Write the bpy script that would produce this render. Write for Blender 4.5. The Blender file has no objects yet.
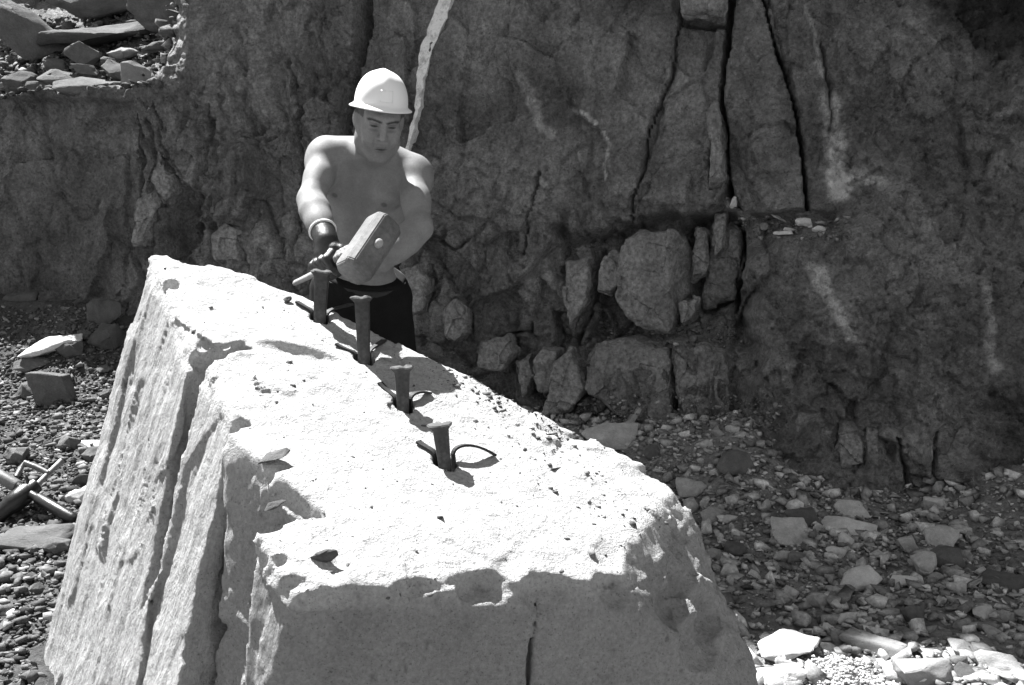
import bpy, bmesh, math, random
import numpy as np
from mathutils import Vector, Matrix, noise as mnoise

random.seed(7)
RNG = np.random.default_rng(11)
scene = bpy.context.scene
COL = scene.collection
rad = math.radians

# ------------------------------------------------------------------ camera, world, sun, exposure
FPX = 1000.0
CAM = np.array([0.0, 0.0, 1.5])
PITCH = rad(8.0)
cam_data = bpy.data.cameras.new('camera')
cam_data.sensor_width = 36.0
cam_data.lens = 36.0 * FPX / 1024.0
cam_data.clip_start = 0.05
cam_data.clip_end = 500.0
cam = bpy.data.objects.new('camera', cam_data)
COL.objects.link(cam)
cam.location = CAM
cam.rotation_euler = (math.pi / 2 - PITCH, 0, 0)
scene.camera = cam

SUN = Vector((-0.36, 0.36, 0.86)).normalized()       # direction towards the sun: behind the face, to the left
SUN_EL = math.asin(SUN.z)
world = bpy.data.worlds.new('World')
scene.world = world
world.use_nodes = True
wn = world.node_tree
wn.nodes.clear()
w_out = wn.nodes.new('ShaderNodeOutputWorld')
w_bg = wn.nodes.new('ShaderNodeBackground')
w_sky = wn.nodes.new('ShaderNodeTexSky')
w_hsv = wn.nodes.new('ShaderNodeHueSaturation')      # black-and-white film: the sky has no hue
w_sky.sky_type = 'NISHITA'
w_sky.sun_disc = False
w_sky.altitude = 1500.0
w_sky.air_density = 0.7
w_sky.dust_density = 0.3
w_sky.sun_elevation = SUN_EL
w_sky.sun_rotation = math.atan2(SUN.x, SUN.y)
w_hsv.inputs['Saturation'].default_value = 0.0
w_bg.inputs['Strength'].default_value = 0.050
wn.links.new(w_sky.outputs[0], w_hsv.inputs['Color'])
wn.links.new(w_hsv.outputs[0], w_bg.inputs['Color'])
wn.links.new(w_bg.outputs[0], w_out.inputs['Surface'])

sun_data = bpy.data.lights.new('sun', 'SUN')
sun_data.energy = 5.0
sun_data.angle = rad(0.5)
sun_data.color = (1.0, 1.0, 1.0)
sun = bpy.data.objects.new('sun', sun_data)
COL.objects.link(sun)
sun.rotation_euler = SUN.to_track_quat('Z', 'Y').to_euler()
sun.location = (-8, 8, 16)

vs = scene.view_settings
vs.view_transform = 'Standard'
vs.look = 'None'
vs.exposure = 1.9
vs.gamma = 1.0
vs.use_curve_mapping = False

# ------------------------------------------------------------------ pixel <-> world
CP, SP = math.cos(PITCH), math.sin(PITCH)
FWD = np.array([0, CP, -SP]); UPV = np.array([0, SP, CP]); RGT = np.array([1.0, 0, 0])

def ray(u, v):
    d = FWD + RGT * ((u - 512.0) / FPX) + UPV * ((342.5 - v) / FPX)
    return d / d[1]
def P(u, v, depth):
    """point on the ray through photo pixel (u, v) at world distance y = depth"""
    return CAM + ray(u, v) * depth
def proj(p):
    q = np.asarray(p) - CAM
    z = q @ FWD
    return 512 + FPX * (q @ RGT) / z, 342.5 - FPX * (q @ UPV) / z
def hit_plane(u, v, p0, n):
    d = ray(u, v)
    return CAM + d * (np.dot(np.asarray(p0) - CAM, n) / np.dot(d, n))

# ------------------------------------------------------------------ numpy noise
_perm = np.random.default_rng(3).permutation(256).astype(np.int32)
_perm = np.concatenate([_perm, _perm, _perm])
_grad = np.random.default_rng(4).normal(size=(256, 3)).astype(np.float32)
_grad /= np.linalg.norm(_grad, axis=1, keepdims=True)
from concurrent.futures import ThreadPoolExecutor
_pool = ThreadPoolExecutor(4)
def _pn(p):
    i = np.floor(p).astype(np.int32)
    f = (p - i).astype(np.float32)
    i &= 255
    w = f * f * f * (f * (f * 6 - 15) + 10)
    out = 0
    for dx in (0, 1):
        wx = w[:, 0] if dx else 1 - w[:, 0]
        for dy in (0, 1):
            wy = w[:, 1] if dy else 1 - w[:, 1]
            for dz in (0, 1):
                wz = w[:, 2] if dz else 1 - w[:, 2]
                h = _perm[_perm[_perm[(i[:, 0] + dx) & 255] + ((i[:, 1] + dy) & 255)] + ((i[:, 2] + dz) & 255)]
                g = _grad[h]
                dot = g[:, 0] * (f[:, 0] - dx) + g[:, 1] * (f[:, 1] - dy) + g[:, 2] * (f[:, 2] - dz)
                out = out + wx * wy * wz * dot
    return out * 1.5
def pn(p, scale=1.0, off=0.0):
    p = (np.asarray(p) * scale + off).astype(np.float32)
    if len(p) <= 20000:
        return _pn(p)
    return np.concatenate(list(_pool.map(_pn, [p[k:k + 20000] for k in range(0, len(p), 20000)])))
def fbm(p, scale=1.0, octv=4, gain=0.5, off=0.0):
    s = 0; a = 1.0; t = 0
    for k in range(octv):
        s = s + a * pn(p, scale * 2.03 ** k, off + 17.3 * k); t += a; a *= gain
    return s / t
def ridged(p, scale=1.0, octv=4, gain=0.5, off=0.0):
    s = 0; a = 1.0; t = 0
    for k in range(octv):
        s = s + a * (1 - 2 * np.abs(pn(p, scale * 2.03 ** k, off + 9.1 * k))); t += a; a *= gain
    return s / t
_jit = np.random.default_rng(8).random((256, 3)).astype(np.float32)
_off = np.random.default_rng(9).normal(size=256).astype(np.float32)
def _fc(args):
    p, flat, tilt = args
    i = np.floor(p).astype(np.int32)
    best = np.full(len(p), 1e9, np.float32); out = np.zeros(len(p), np.float32)
    for dx in (-1, 0, 1):
        for dy in (-1, 0, 1):
            for dz in ((0,) if flat else (-1, 0, 1)):
                c = i + np.array([dx, dy, dz], np.int32)
                h = _perm[_perm[_perm[c[:, 0] & 255] + (c[:, 1] & 255)] + (c[:, 2] & 255)]
                v = p - c - _jit[h]
                if flat: v[:, 2] = 0
                d = (v * v).sum(1)
                m = d < best
                best = np.where(m, d, best)
                out = np.where(m, _off[h] * 0.35 + tilt * (v * _grad[h]).sum(1), out)
    return out
def facets(p, scale, off=0.0, flat=False, tilt=1.0):
    """angular relief: every cell is a little tilted plane of its own"""
    p = (np.asarray(p) * scale + off).astype(np.float32)
    return np.concatenate(list(_pool.map(_fc, [(p[k:k + 20000], flat, tilt) for k in range(0, len(p), 20000)])))
def sstep(a, b, x):
    t = np.clip((x - a) / (b - a), 0, 1)
    return t * t * (3 - 2 * t)
def seg_dist(u, v, pts):
    u = np.asarray(u, np.float32); v = np.asarray(v, np.float32)
    d = np.full(u.shape, 1e9, np.float32)
    for (x0, y0), (x1, y1) in zip(pts[:-1], pts[1:]):
        ex, ey = x1 - x0, y1 - y0
        t = np.clip(((u - x0) * ex + (v - y0) * ey) / (ex * ex + ey * ey + 1e-9), 0, 1)
        d = np.minimum(d, np.hypot(u - x0 - t * ex, v - y0 - t * ey))
    return d
def poly_sd(u, v, pts):
    d = seg_dist(u, v, pts + [pts[0]])
    ins = np.zeros(u.shape, bool)
    n = len(pts)
    for k in range(n):
        x0, y0 = pts[k]; x1, y1 = pts[(k + 1) % n]
        if y0 == y1: continue
        c = ((y0 > v) != (y1 > v)) & (u < (x1 - x0) * (v - y0) / (y1 - y0) + x0)
        ins ^= c
    return np.where(ins, -d, d)

# ------------------------------------------------------------------ mesh helpers
def mesh_np(name, verts, faces, smooth=True):
    """faces: (N,3) or (N,4) int array"""
    me = bpy.data.meshes.new(name)
    verts = np.asarray(verts, np.float32); faces = np.asarray(faces, np.int32)
    k = faces.shape[1]
    me.vertices.add(len(verts)); me.vertices.foreach_set('co', verts.ravel())
    me.loops.add(faces.size); me.loops.foreach_set('vertex_index', faces.ravel())
    me.polygons.add(len(faces))
    me.polygons.foreach_set('loop_start', np.arange(0, faces.size, k, dtype=np.int32))
    me.polygons.foreach_set('loop_total', np.full(len(faces), k, np.int32))
    me.update(calc_edges=True)
    me.validate()
    if smooth:
        me.polygons.foreach_set('use_smooth', np.ones(len(me.polygons), bool))
    return me
def set_tone(me, tone):
    a = me.attributes.new('tone', 'FLOAT', 'POINT')
    a.data.foreach_set('value', np.asarray(tone, np.float32))
def link(name, me, mat=None, parent=None, label=None, cat=None, group=None, kind=None):
    o = bpy.data.objects.new(name, me)
    COL.objects.link(o)
    if mat is not None and me is not None:
        if not me.materials: me.materials.append(mat)
    if parent is not None: o.parent = parent
    if label: o['label'] = label
    if cat: o['category'] = cat
    if group: o['group'] = group
    if kind: o['kind'] = kind
    return o
def empty(name, loc, label, cat, group=None):
    o = bpy.data.objects.new(name, None)
    o.empty_display_size = 0.1
    COL.objects.link(o); o.location = loc
    o['label'] = label; o['category'] = cat
    if group: o['group'] = group
    return o
def attach(o, root):
    """parent o (built in world coordinates) to an unrotated empty"""
    o.parent = root
    o.location = Vector(o.location) - Vector(root.location)
def from_bm(name, bm, smooth=False):
    me = bpy.data.meshes.new(name)
    bm.normal_update(); bm.to_mesh(me); bm.free()
    if smooth:
        me.polygons.foreach_set('use_smooth', np.ones(len(me.polygons), bool))
    return me

def surfnets(f, origin, h):
    s = f < 0
    nx, ny, nz = f.shape
    cnt = np.zeros((nx - 1, ny - 1, nz - 1), np.uint8)
    for a in (0, 1):
        for b in (0, 1):
            for c in (0, 1):
                cnt += s[a:nx - 1 + a, b:ny - 1 + b, c:nz - 1 + c]
    act = (cnt > 0) & (cnt < 8)
    ii, jj, kk = np.nonzero(act)
    idx = np.full(act.shape, -1, np.int32)
    idx[ii, jj, kk] = np.arange(len(ii), dtype=np.int32)
    cor = [(a, b, c) for a in (0, 1) for b in (0, 1) for c in (0, 1)]
    val = [f[ii + a, jj + b, kk + c] for a, b, c in cor]
    acc = np.zeros((len(ii), 3)); num = np.zeros(len(ii))
    for p in range(8):
        for q in range(p + 1, 8):
            dp = np.abs(np.array(cor[p]) - np.array(cor[q])).sum()
            if dp != 1: continue
            m = (val[p] < 0) != (val[q] < 0)
            t = np.where(m, val[p] / np.where(m, val[p] - val[q], 1), 0)
            pos = np.array(cor[p])[None] + t[:, None] * (np.array(cor[q]) - np.array(cor[p]))[None]
            acc += np.where(m[:, None], pos, 0); num += m
    verts = (np.stack([ii, jj, kk], 1) + acc / num[:, None]) * h + np.asarray(origin)
    faces = []
    for ax in range(3):
        sl0 = [slice(None)] * 3; sl1 = [slice(None)] * 3
        sl0[ax] = slice(0, -1); sl1[ax] = slice(1, None)
        a = s[tuple(sl0)]; b = s[tuple(sl1)]
        e = np.stack(np.nonzero(a != b), 1)
        o1, o2 = (ax + 1) % 3, (ax + 2) % 3
        ok = (e[:, o1] > 0) & (e[:, o2] > 0) & (e[:, o1] < f.shape[o1] - 1) & (e[:, o2] < f.shape[o2] - 1)
        e = e[ok]
        ins = a[e[:, 0], e[:, 1], e[:, 2]]
        def cell(d1, d2):
            c = e.copy(); c[:, o1] += d1; c[:, o2] += d2
            return idx[c[:, 0], c[:, 1], c[:, 2]]
        q = np.stack([cell(-1, -1), cell(0, -1), cell(0, 0), cell(-1, 0)], 1)
        q[~ins] = q[~ins][:, ::-1]
        faces.append(q)
    return verts, np.concatenate(faces)

# ------------------------------------------------------------------ materials (all grey: the photograph is black and white)
def stone_mat(name, base, var=0.35, scale=3.0, fine=60.0, bump=0.4, bump_scale=40.0, dist=0.02, rough=0.9,
              speck=0.0, tone=False, rnd=0.0, spec=0.15, stretch=(1, 1, 1), vec=None, finevar=None, light=0.0):
    m = bpy.data.materials.new(name); m.use_nodes = True
    nt = m.node_tree; nt.nodes.clear()
    N = nt.nodes.new; L = nt.links.new
    out = N('ShaderNodeOutputMaterial'); b = N('ShaderNodeBsdfPrincipled')
    L(b.outputs[0], out.inputs['Surface'])
    b.inputs['Roughness'].default_value = rough
    b.inputs['Specular IOR Level'].default_value = spec
    tc = N('ShaderNodeTexCoord'); mp = N('ShaderNodeMapping'); mp.inputs['Scale'].default_value = stretch
    L(tc.outputs['Object'], mp.inputs['Vector'])
    def noise(sc, det, ro):
        n = N('ShaderNodeTexNoise'); n.inputs['Scale'].default_value = sc
        n.inputs['Detail'].default_value = det; n.inputs['Roughness'].default_value = ro
        L(mp.outputs[0], n.inputs['Vector']); return n.outputs['Fac']
    def math_(op, a, bb, clamp=False):
        n = N('ShaderNodeMath'); n.operation = op; n.use_clamp = clamp
        for k, x in enumerate((a, bb)):
            if isinstance(x, (int, float)): n.inputs[k].default_value = x
            else: L(x, n.inputs[k])
        return n.outputs[0]
    def remap(x, a, bb, c, d):
        n = N('ShaderNodeMapRange'); L(x, n.inputs[0])
        for k, q in enumerate((a, bb, c, d)): n.inputs[k + 1].default_value = q
        return n.outputs[0]
    c1 = remap(noise(scale, 6, 0.6), 0.28, 0.72, 1 - var, 1 + var)
    c2 = remap(noise(fine, 4, 0.65), 0.34, 0.66, 1 - (finevar or var * 0.55), 1 + (finevar or var * 0.55))
    c3 = remap(noise(scale * 6, 5, 0.7), 0.3, 0.7, 1 - var * 0.5, 1 + var * 0.5)
    c = math_('MULTIPLY', math_('MULTIPLY', c1, c3), c2)
    if speck > 0:
        s = remap(noise(fine * 1.7, 2, 0.5), 0.62, 0.70, 1.0, 1.0 - speck)
        c = math_('MULTIPLY', c, s)
    if light > 0:
        c = math_('MULTIPLY', c, remap(noise(fine * 1.3, 3, 0.6), 0.63, 0.72, 1.0, 1.0 + light))
    if tone:
        at = N('ShaderNodeAttribute'); at.attribute_name = 'tone'
        c = math_('MULTIPLY', c, at.outputs['Fac'])
    if rnd > 0:
        oi = N('ShaderNodeObjectInfo')
        c = math_('MULTIPLY', c, remap(oi.outputs['Random'], 0, 1, 1 - rnd, 1 + rnd))
    c = math_('MULTIPLY', c, base)
    c = math_('MINIMUM', c, 0.85)
    cc = N('ShaderNodeCombineColor')
    for k in range(3): L(c, cc.inputs[k])
    L(cc.outputs[0], b.inputs['Base Color'])
    if bump > 0:
        h1 = noise(bump_scale, 8, 0.68)
        h2 = noise(bump_scale * 5, 4, 0.6)
        h = math_('ADD', h1, math_('MULTIPLY', h2, 0.35))
        if vec:                                  # cleavage grain: a second noise, stretched, where the side weight says so
            va = N('ShaderNodeAttribute'); va.attribute_name = vec
            ws = N('ShaderNodeAttribute'); ws.attribute_name = 'side'
            g1 = N('ShaderNodeTexNoise'); g1.inputs['Scale'].default_value = bump_scale * 1.1
            g1.inputs['Detail'].default_value = 8; g1.inputs['Roughness'].default_value = 0.7
            L(va.outputs['Vector'], g1.inputs['Vector'])
            hs = math_('MULTIPLY', math_('MULTIPLY', g1.outputs['Fac'], 1.5), ws.outputs['Fac'])
            tp = N('ShaderNodeAttribute'); tp.attribute_name = 'top_face'
            h = math_('MULTIPLY', h, math_('SUBTRACT', 1.0, math_('MULTIPLY', tp.outputs['Fac'], 0.10)))
            h = math_('ADD', math_('MULTIPLY', h, math_('SUBTRACT', 1.0, math_('MULTIPLY', ws.outputs['Fac'], 0.6))), hs)
        bp = N('ShaderNodeBump'); bp.inputs['Strength'].default_value = bump; bp.inputs['Distance'].default_value = dist
        L(h, bp.inputs['Height']); L(bp.outputs[0], b.inputs['Normal'])
    return m
def plain_mat(name, col, rough=0.6, metal=0.0, spec=0.3, tone=False, bump=0.0, bscale=200.0, var=0.0):
    m = stone_mat(name, col, var=var, scale=bscale * 0.1, fine=bscale, bump=bump, bump_scale=bscale, dist=0.003,
                  rough=rough, tone=tone, spec=spec)
    m.node_tree.nodes['Principled BSDF'].inputs['Metallic'].default_value = metal
    return m

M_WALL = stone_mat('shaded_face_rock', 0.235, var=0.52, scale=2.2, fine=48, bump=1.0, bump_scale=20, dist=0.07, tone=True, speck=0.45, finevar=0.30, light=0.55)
M_BLOCK = stone_mat('loose_face_block', 0.235, var=0.34, scale=4, fine=45, bump=0.8, bump_scale=24, dist=0.04, rnd=0.12, speck=0.4, finevar=0.35, light=0.4)
M_BOULD = stone_mat('pale_quarried_stone', 0.54, var=0.12, scale=4, fine=90, bump=0.8, bump_scale=30, dist=0.022, speck=0.4, tone=True, vec='sc', finevar=0.16)
M_GROUND = stone_mat('quarry_dirt', 0.135, var=0.32, scale=5, fine=60, bump=0.9, bump_scale=35, dist=0.03, speck=0.3, tone=True)
M_GRAVEL = stone_mat('gravel', 0.19, var=0.45, scale=14, fine=50, bump=0.4, bump_scale=70, dist=0.01, tone=True)
M_SUNROCK = stone_mat('left_floor_stone', 0.12, var=0.25, scale=5, fine=45, bump=0.55, bump_scale=30, dist=0.02, rnd=0.25, speck=0.2)
M_ROCK = stone_mat('rubble_stone', 0.42, var=0.25, scale=5, fine=45, bump=0.55, bump_scale=30, dist=0.02, rnd=0.28, speck=0.2)
M_DARKROCK = stone_mat('dark_rubble_stone', 0.12, var=0.25, scale=5, fine=45, bump=0.55, bump_scale=30, dist=0.02, rnd=0.2, speck=0.2)
M_PALEROCK = stone_mat('pale_rubble_stone', 0.56, var=0.18, scale=5, fine=60, bump=0.5, bump_scale=35, dist=0.015, rnd=0.12)
M_WHITE = stone_mat('white_fresh_stone', 0.50, var=0.12, scale=5, fine=60, bump=0.5, bump_scale=35, dist=0.015)
M_BENCH = stone_mat('bench_stone', 0.24, var=0.2, scale=5, fine=60, bump=0.5, bump_scale=35, dist=0.015, rnd=0.12)
M_SUNROCK2 = stone_mat('floor_slab_stone', 0.27, var=0.2, scale=5, fine=60, bump=0.5, bump_scale=35, dist=0.015, rnd=0.1)
M_SUN_EDGE = stone_mat('painted_sun_edge', 0.8, var=0.4, scale=14, fine=70, bump=0.8, bump_scale=50, dist=0.02)
M_SKIN = plain_mat('skin', 0.215, rough=0.6, spec=0.18, tone=True, bump=0.22, bscale=200, var=0.14)
M_HAT = plain_mat('white_helmet_plastic', 0.84, rough=0.45, spec=0.3)
M_CLOTH = plain_mat('black_trouser_cloth', 0.012, rough=0.9, spec=0.1, bump=0.4, bscale=180, var=0.25)
M_BELT = plain_mat('dark_leather', 0.02, rough=0.5, spec=0.4, bump=0.3, bscale=120, var=0.2)
M_GLOVE = plain_mat('black_glove_leather', 0.022, rough=0.38, spec=0.5, bump=0.5, bscale=140, var=0.3)
M_CUFF = plain_mat('pale_cuff', 0.65, rough=0.8, bump=0.3, bscale=300, var=0.1)
M_BOOT = plain_mat('boot_leather', 0.03, rough=0.6, bump=0.3, bscale=120, var=0.2)
M_STEEL = plain_mat('worn_hammer_steel', 0.125, rough=0.6, metal=0.1, spec=0.4, bump=0.35, bscale=70, var=0.35)
M_WOOD = plain_mat('hammer_handle_wood', 0.30, rough=0.6, bump=0.3, bscale=90, var=0.2)
M_RUST = plain_mat('rusty_wedge_steel', 0.065, rough=0.75, metal=0.2, bump=0.7, bscale=90, var=0.45)
M_FEATHER = plain_mat('blackened_shim_steel', 0.03, rough=0.6, metal=0.3, bump=0.4, bscale=120, var=0.3)
M_IRON = plain_mat('oily_black_iron', 0.022, rough=0.35, metal=0.3, spec=0.6, bump=0.35, bscale=80, var=0.35)
M_PIPE = plain_mat('scuffed_pipe_steel', 0.16, rough=0.45, metal=0.3, spec=0.5, bump=0.35, bscale=80, var=0.35)

# ------------------------------------------------------------------ the quarry face
WN = np.array([0.28, 1.0, -0.08]); WC = 5.9                    # base plane  WN . p = WC
WOUT = -WN / np.linalg.norm(WN)
def wall_hit(u, v, proud=0.0):
    d = ray(u, v)
    t = (WC - np.dot(WN, CAM)) / np.dot(WN, d)
    return CAM + d * t + WOUT * proud

def axis(f0, f1, h, outer):
    return np.array(sorted(set(np.round(np.concatenate([np.arange(f0, f1, h), outer]), 4))))
wx = axis(-3.95, 3.15, 0.0102, np.concatenate([np.arange(-9, -3.95, 0.09), np.arange(3.15, 7, 0.09)]))
wz = axis(-0.35, 2.95, 0.0102, np.concatenate([np.arange(2.95, 5.0, 0.07), np.arange(5.0, 11.6, 0.2)]))
GX, GZ = np.meshgrid(wx, wz, indexing='ij')
X = GX.ravel(); Z = GZ.ravel()
Yb = WC - 0.28 * X + 0.08 * Z
base = np.stack([X, Yb, Z], 1)
U, V = proj(base)
flat3 = np.stack([X * 1.04, Z, np.zeros_like(X)], 1)

# fracture plates: elongated cells, each with its own offset and tilt
def plates(n, sx, sz, seed, warp, x0=-4.2, x1=3.4):
    r = np.random.default_rng(seed)
    c = np.stack([r.uniform(x0, x1, n), r.uniform(-0.4, 3.6, n)], 1)
    wv = np.stack([fbm(flat3, 1.3, 3, off=seed), fbm(flat3, 1.3, 3, off=seed + 50)], 1) * warp
    q = np.stack([X, Z], 1) + wv
    best = np.full(len(X), 1e9); sec = np.full(len(X), 1e9); bi = np.zeros(len(X), np.int32)
    for k in range(n):
        d = np.hypot((q[:, 0] - c[k, 0]) / sx, (q[:, 1] - c[k, 1]) / sz)
        nb = d < best
        sec = np.where(nb, best, np.minimum(sec, d))
        best = np.where(nb, d, best); bi = np.where(nb, k, bi)
    off = r.normal(0, 1, n)[bi]
    tx = r.normal(0, 1, n)[bi]; tz = r.normal(0, 1, n)[bi]
    return off, tx * (q[:, 0] - c[bi, 0]) / sx, tz * (q[:, 1] - c[bi, 1]) / sz, sec - best
o1, tx1, tz1, e1 = plates(100, 0.55, 1.0, 21, 0.10)
o2, tx2, tz2, e2 = plates(260, 0.6, 1.0, 22, 0.06)

D = 0.06 * fbm(flat3, 0.55, 3) + 0.035 * fbm(flat3, 1.9, 4, off=5)
rough_fine = fbm(flat3, 9.0, 5, 0.6, off=9)
# how broken the rock is, region by region (photo pixels on the face)
brk = 0.16 + 0 * U
def reg(pts, val, soft, arr):
    w = 1 - sstep(-soft, soft, poly_sd(U, V, pts))
    return arr * (1 - w) + val * w
brk = reg([(395, 235), (610, 215), (745, 215), (760, 480), (560, 480), (380, 420)], 1.0, 16, brk)
brk = reg([(185, 60), (350, 60), (345, 330), (150, 330), (140, 190)], 0.75, 25, brk)
brk = reg([(752, 380), (960, 395), (960, 520), (752, 520)], 0.5, 15, brk)
earth = reg([(822, -700), (1500, -700), (1500, 700), (745, 700), (748, 240), (835, 232)], 1.0, 12, 0 * U)
earth2 = reg([(960, -700), (1500, -700), (1500, 700), (950, 600), (960, 300)], 1.0, 40, 0 * U)
D += brk * (0.055 * o1 + 0.05 * (tx1 + 0.6 * tz1) + 0.028 * o2 + 0.03 * (tx2 + tz2))
gapm = sstep(0.0, 0.35, fbm(flat3, 2.4, 3, off=19))
D -= sstep(0.3, 0.8, brk) * gapm * (0.05 * np.exp(-(e1 / 0.02) ** 2) + 0.03 * np.exp(-(e2 / 0.02) ** 2))
wq = flat3 + np.stack([fbm(flat3, 4, 3, off=101), fbm(flat3, 4, 3, off=107), 0 * X], 1) * 0.08
fa = facets(wq * [1.25, 0.8, 1], 2.6, 3, True); fb = facets(wq * [1.2, 0.85, 1], 6.5, 5, True); fc = facets(wq, 17, 7, True)
chipm = 0.35 + 0.65 * sstep(-0.15, 0.25, fbm(flat3, 1.1, 3, off=111))
fv = facets(wq * [2.6, 0.55, 1], 2.0, 13, True)
D += (0.022 + 0.035 * brk) * fv * (1 - 0.6 * earth)
D += (0.040 + 0.06 * brk) * fa + (0.028 + 0.034 * brk + 0.022 * earth) * fb * chipm + (0.015 + 0.010 * brk + 0.014 * earth) * fc * chipm
D += 0.012 * ridged(flat3, 3.6, 4, 0.6, off=71) + (0.020 + 0.016 * brk) * rough_fine + 0.005 * fbm(flat3, 34, 3, 0.7, off=73)
D += earth * (0.075 * ridged(flat3, 2.2, 5, 0.6) + 0.050 * fbm(flat3, 7, 4, 0.65, off=31))
D += earth2 * 0.03 * fbm(flat3, 16, 4, 0.7, off=33)

# big steps of the face
jag_u = fbm(flat3, 5, 4, 0.6, off=121) * 16; jag_v = fbm(flat3, 5, 4, 0.6, off=127) * 16
def step(pts, off, soft, jag=0.35):
    global D
    D = D + off * (1 - sstep(-soft, soft, poly_sd(U + jag * jag_u, V + jag * jag_v, pts)))
step([(-900, 60), (134, 102), (136, 150), (132, 215), (120, 300), (-900, 330)], -0.09, 3)                 # smooth low wall at the left
step([(452, -900), (452, 0), (432, 60), (425, 110), (414, 160), (404, 235), (398, 330), (440, 345), (478, 300), (520, 285), (556, 246), (636, 226), (643, 180),
      (656, 125), (675, 75), (684, 28), (690, -900)], 0.10, 2.5)                                            # wide plate right of the pale strip
step([(684, 28), (728, 30), (722, 90), (727, 190), (712, 215), (632, 215), (645, 175), (658, 125), (676, 75)], 0.07, 2)
step([(690, -900), (690, 24), (728, 27), (736, -900)], 0.12, 2)
step([(738, -900), (736, 0), (724, 95), (733, 190), (745, 215), (808, 212), (798, 120), (766, 0), (764, -900)], 0.11, 2)
step([(768, -900), (768, 0), (800, 120), (808, 212), (835, 215), (832, 110), (800, 0), (790, -900)], 0.05, 3)
step([(560, 236), (640, 222), (700, 215), (745, 222), (748, 338), (690, 345), (600, 340), (572, 300)], -0.12, 6, 1.6)   # undercut behind the big block
step([(690, 215), (738, 212), (744, 250), (738, 300), (700, 315), (688, 280)], -0.16, 4)
bul = 1 - sstep(-14, 14 + 130 * sstep(820, 960, U), poly_sd(U + jag_u, V + jag_v, [(748, 262), (775, 234), (838, 228), (900, 250), (1000, 290), (1500, 320), (1500, 900), (758, 900), (754, 400)]))
D += bul * (0.30 + 0.10 * np.clip((V - 240) / 260, 0, 1))
step([(560, 345), (600, 338), (740, 338), (752, 400), (758, 900), (540, 900)], 0.16, 6, 1.0)                        # ledge under the big block
step([(905, 462), (950, 470), (955, 505), (900, 500)], -0.16, 5)
step([(874, 424), (890, 428), (887, 447), (877, 441)], -0.12, 3, 0.8)
step([(182, 185), (205, 195), (196, 245), (160, 262), (168, 215)], -0.12, 5)

# joints and cracks
crack_du = fbm(flat3, 3, 2, off=41) * 3.0 + pn(flat3, 14, 43) * 2.0 + pn(flat3, 40, 45) * 0.8
crack_w = np.clip(0.85 + 1.3 * fbm(flat3, 3.5, 3, off=47), 0.3, 1.7)
def crack(pts, w0, w1, depth, wob=1.2, even=0.0):
    global D
    du = crack_du * wob
    d = seg_dist(U + du, V + du * 0.3, pts) / (crack_w * (1 - even) + even)
    D = D - depth * (1 - sstep(w0, w1, d))
crack([(366, -200), (363, 0), (356, 60), (345, 138)], 5.0, 6.5, 0.55, 0.6, 0.8)
crack([(345, 138), (335, 200)], 1.5, 4, 0.12)
crack([(690, -60), (682, 28), (672, 78), (652, 130), (641, 188), (634, 222)], 0.3, 1.6, 0.12)
crack([(682, 26), (705, 30), (727, 28)], 0.6, 2.2, 0.12)
crack([(740, -300), (734, 0), (729, 45), (721, 96), (727, 140), (731, 195)], 2.4, 3.4, 0.40, 0.6)
crack([(712, 190), (714, 140), (720, 100)], 0.5, 2, 0.12, .5)
crack([(752, -200), (762, 0), (776, 52), (795, 112), (803, 160), (806, 210)], 0.8, 2.0, 0.25, 0.7)
crack([(545, 175), (541, 192), (533, 215), (527, 255)], 0.4, 2.0, 0.09)
crack([(160, 106), (164, 140), (170, 172), (180, 188)], 0.5, 2.0, 0.10)
crack([(137, 112), (140, 150), (134, 200), (130, 235)], 1.5, 4.5, 0.13)
crack([(148, 120), (158, 165), (146, 220)], 0.4, 2, 0.07)
crack([(210, 105), (205, 140), (197, 190), (188, 240)], 0.4, 2.0, 0.07)
crack([(285, 60), (296, 108), (298, 160), (296, 240)], 0.4, 2.2, 0.08)
crack([(672, 345), (677, 390), (681, 430), (690, 470)], 1.6, 3.5, 0.22, .5)
crack([(740, 225), (745, 260), (735, 310)], 1.5, 3.5, 0.2)
crack([(890, 425), (897, 455), (903, 500)], 0.5, 2.2, 0.12)
crack([(924, 420), (922, 460), (926, 490)], 0.5, 2.2, 0.12)
crack([(505, 334), (530, 332)], 0.5, 2, 0.1)
crack([(600, 250), (592, 300), (575, 350)], 0.5, 3, 0.12)
crack([(430, 235), (455, 250), (470, 240)], 0.5, 2.5, 0.08)
crack([(820, 40), (828, 80), (832, 130)], 0.3, 2.5, 0.07)

# foot of the face flares out a little
D += 0.25 * (1 - sstep(-0.35, 0.45, Z)) * (0.5 + 0.5 * fbm(flat3, 1.2, 3, off=77))

pts = base + WOUT[None] * D[:, None]
# left: a lower bench; above it the ground runs back as a rubble slope, so sunlight reaches the floor there
zt = 2.24 + 0.14 * fbm(flat3, 1.6, 4, off=3)
edge_x = -2.13 + 0.10 * (np.minimum(Z, 3.1) - 2.3) - 0.225 * np.clip(Z - 3.1, 0, 9) + 0.22 * fbm(flat3, 2.2, 4, 0.6, off=12)
left_m = 1 - sstep(-0.42, 0.0, X - edge_x)
rec = 1.15 * np.clip((Z - zt) / 0.95, 0, 1) + 0.22 * sstep(0, 0.03, Z - zt) + 9.0 * sstep(1.3, 4.5, Z - zt)
pts[:, 1] += left_m * rec
pts[:, 2] -= left_m * np.clip(Z - zt - 1.3, 0, 9) * 0.85
pts[:, 2] += left_m * (Z > zt) * 0.05 * fbm(pts, 2.2, 4, off=70)
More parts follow.
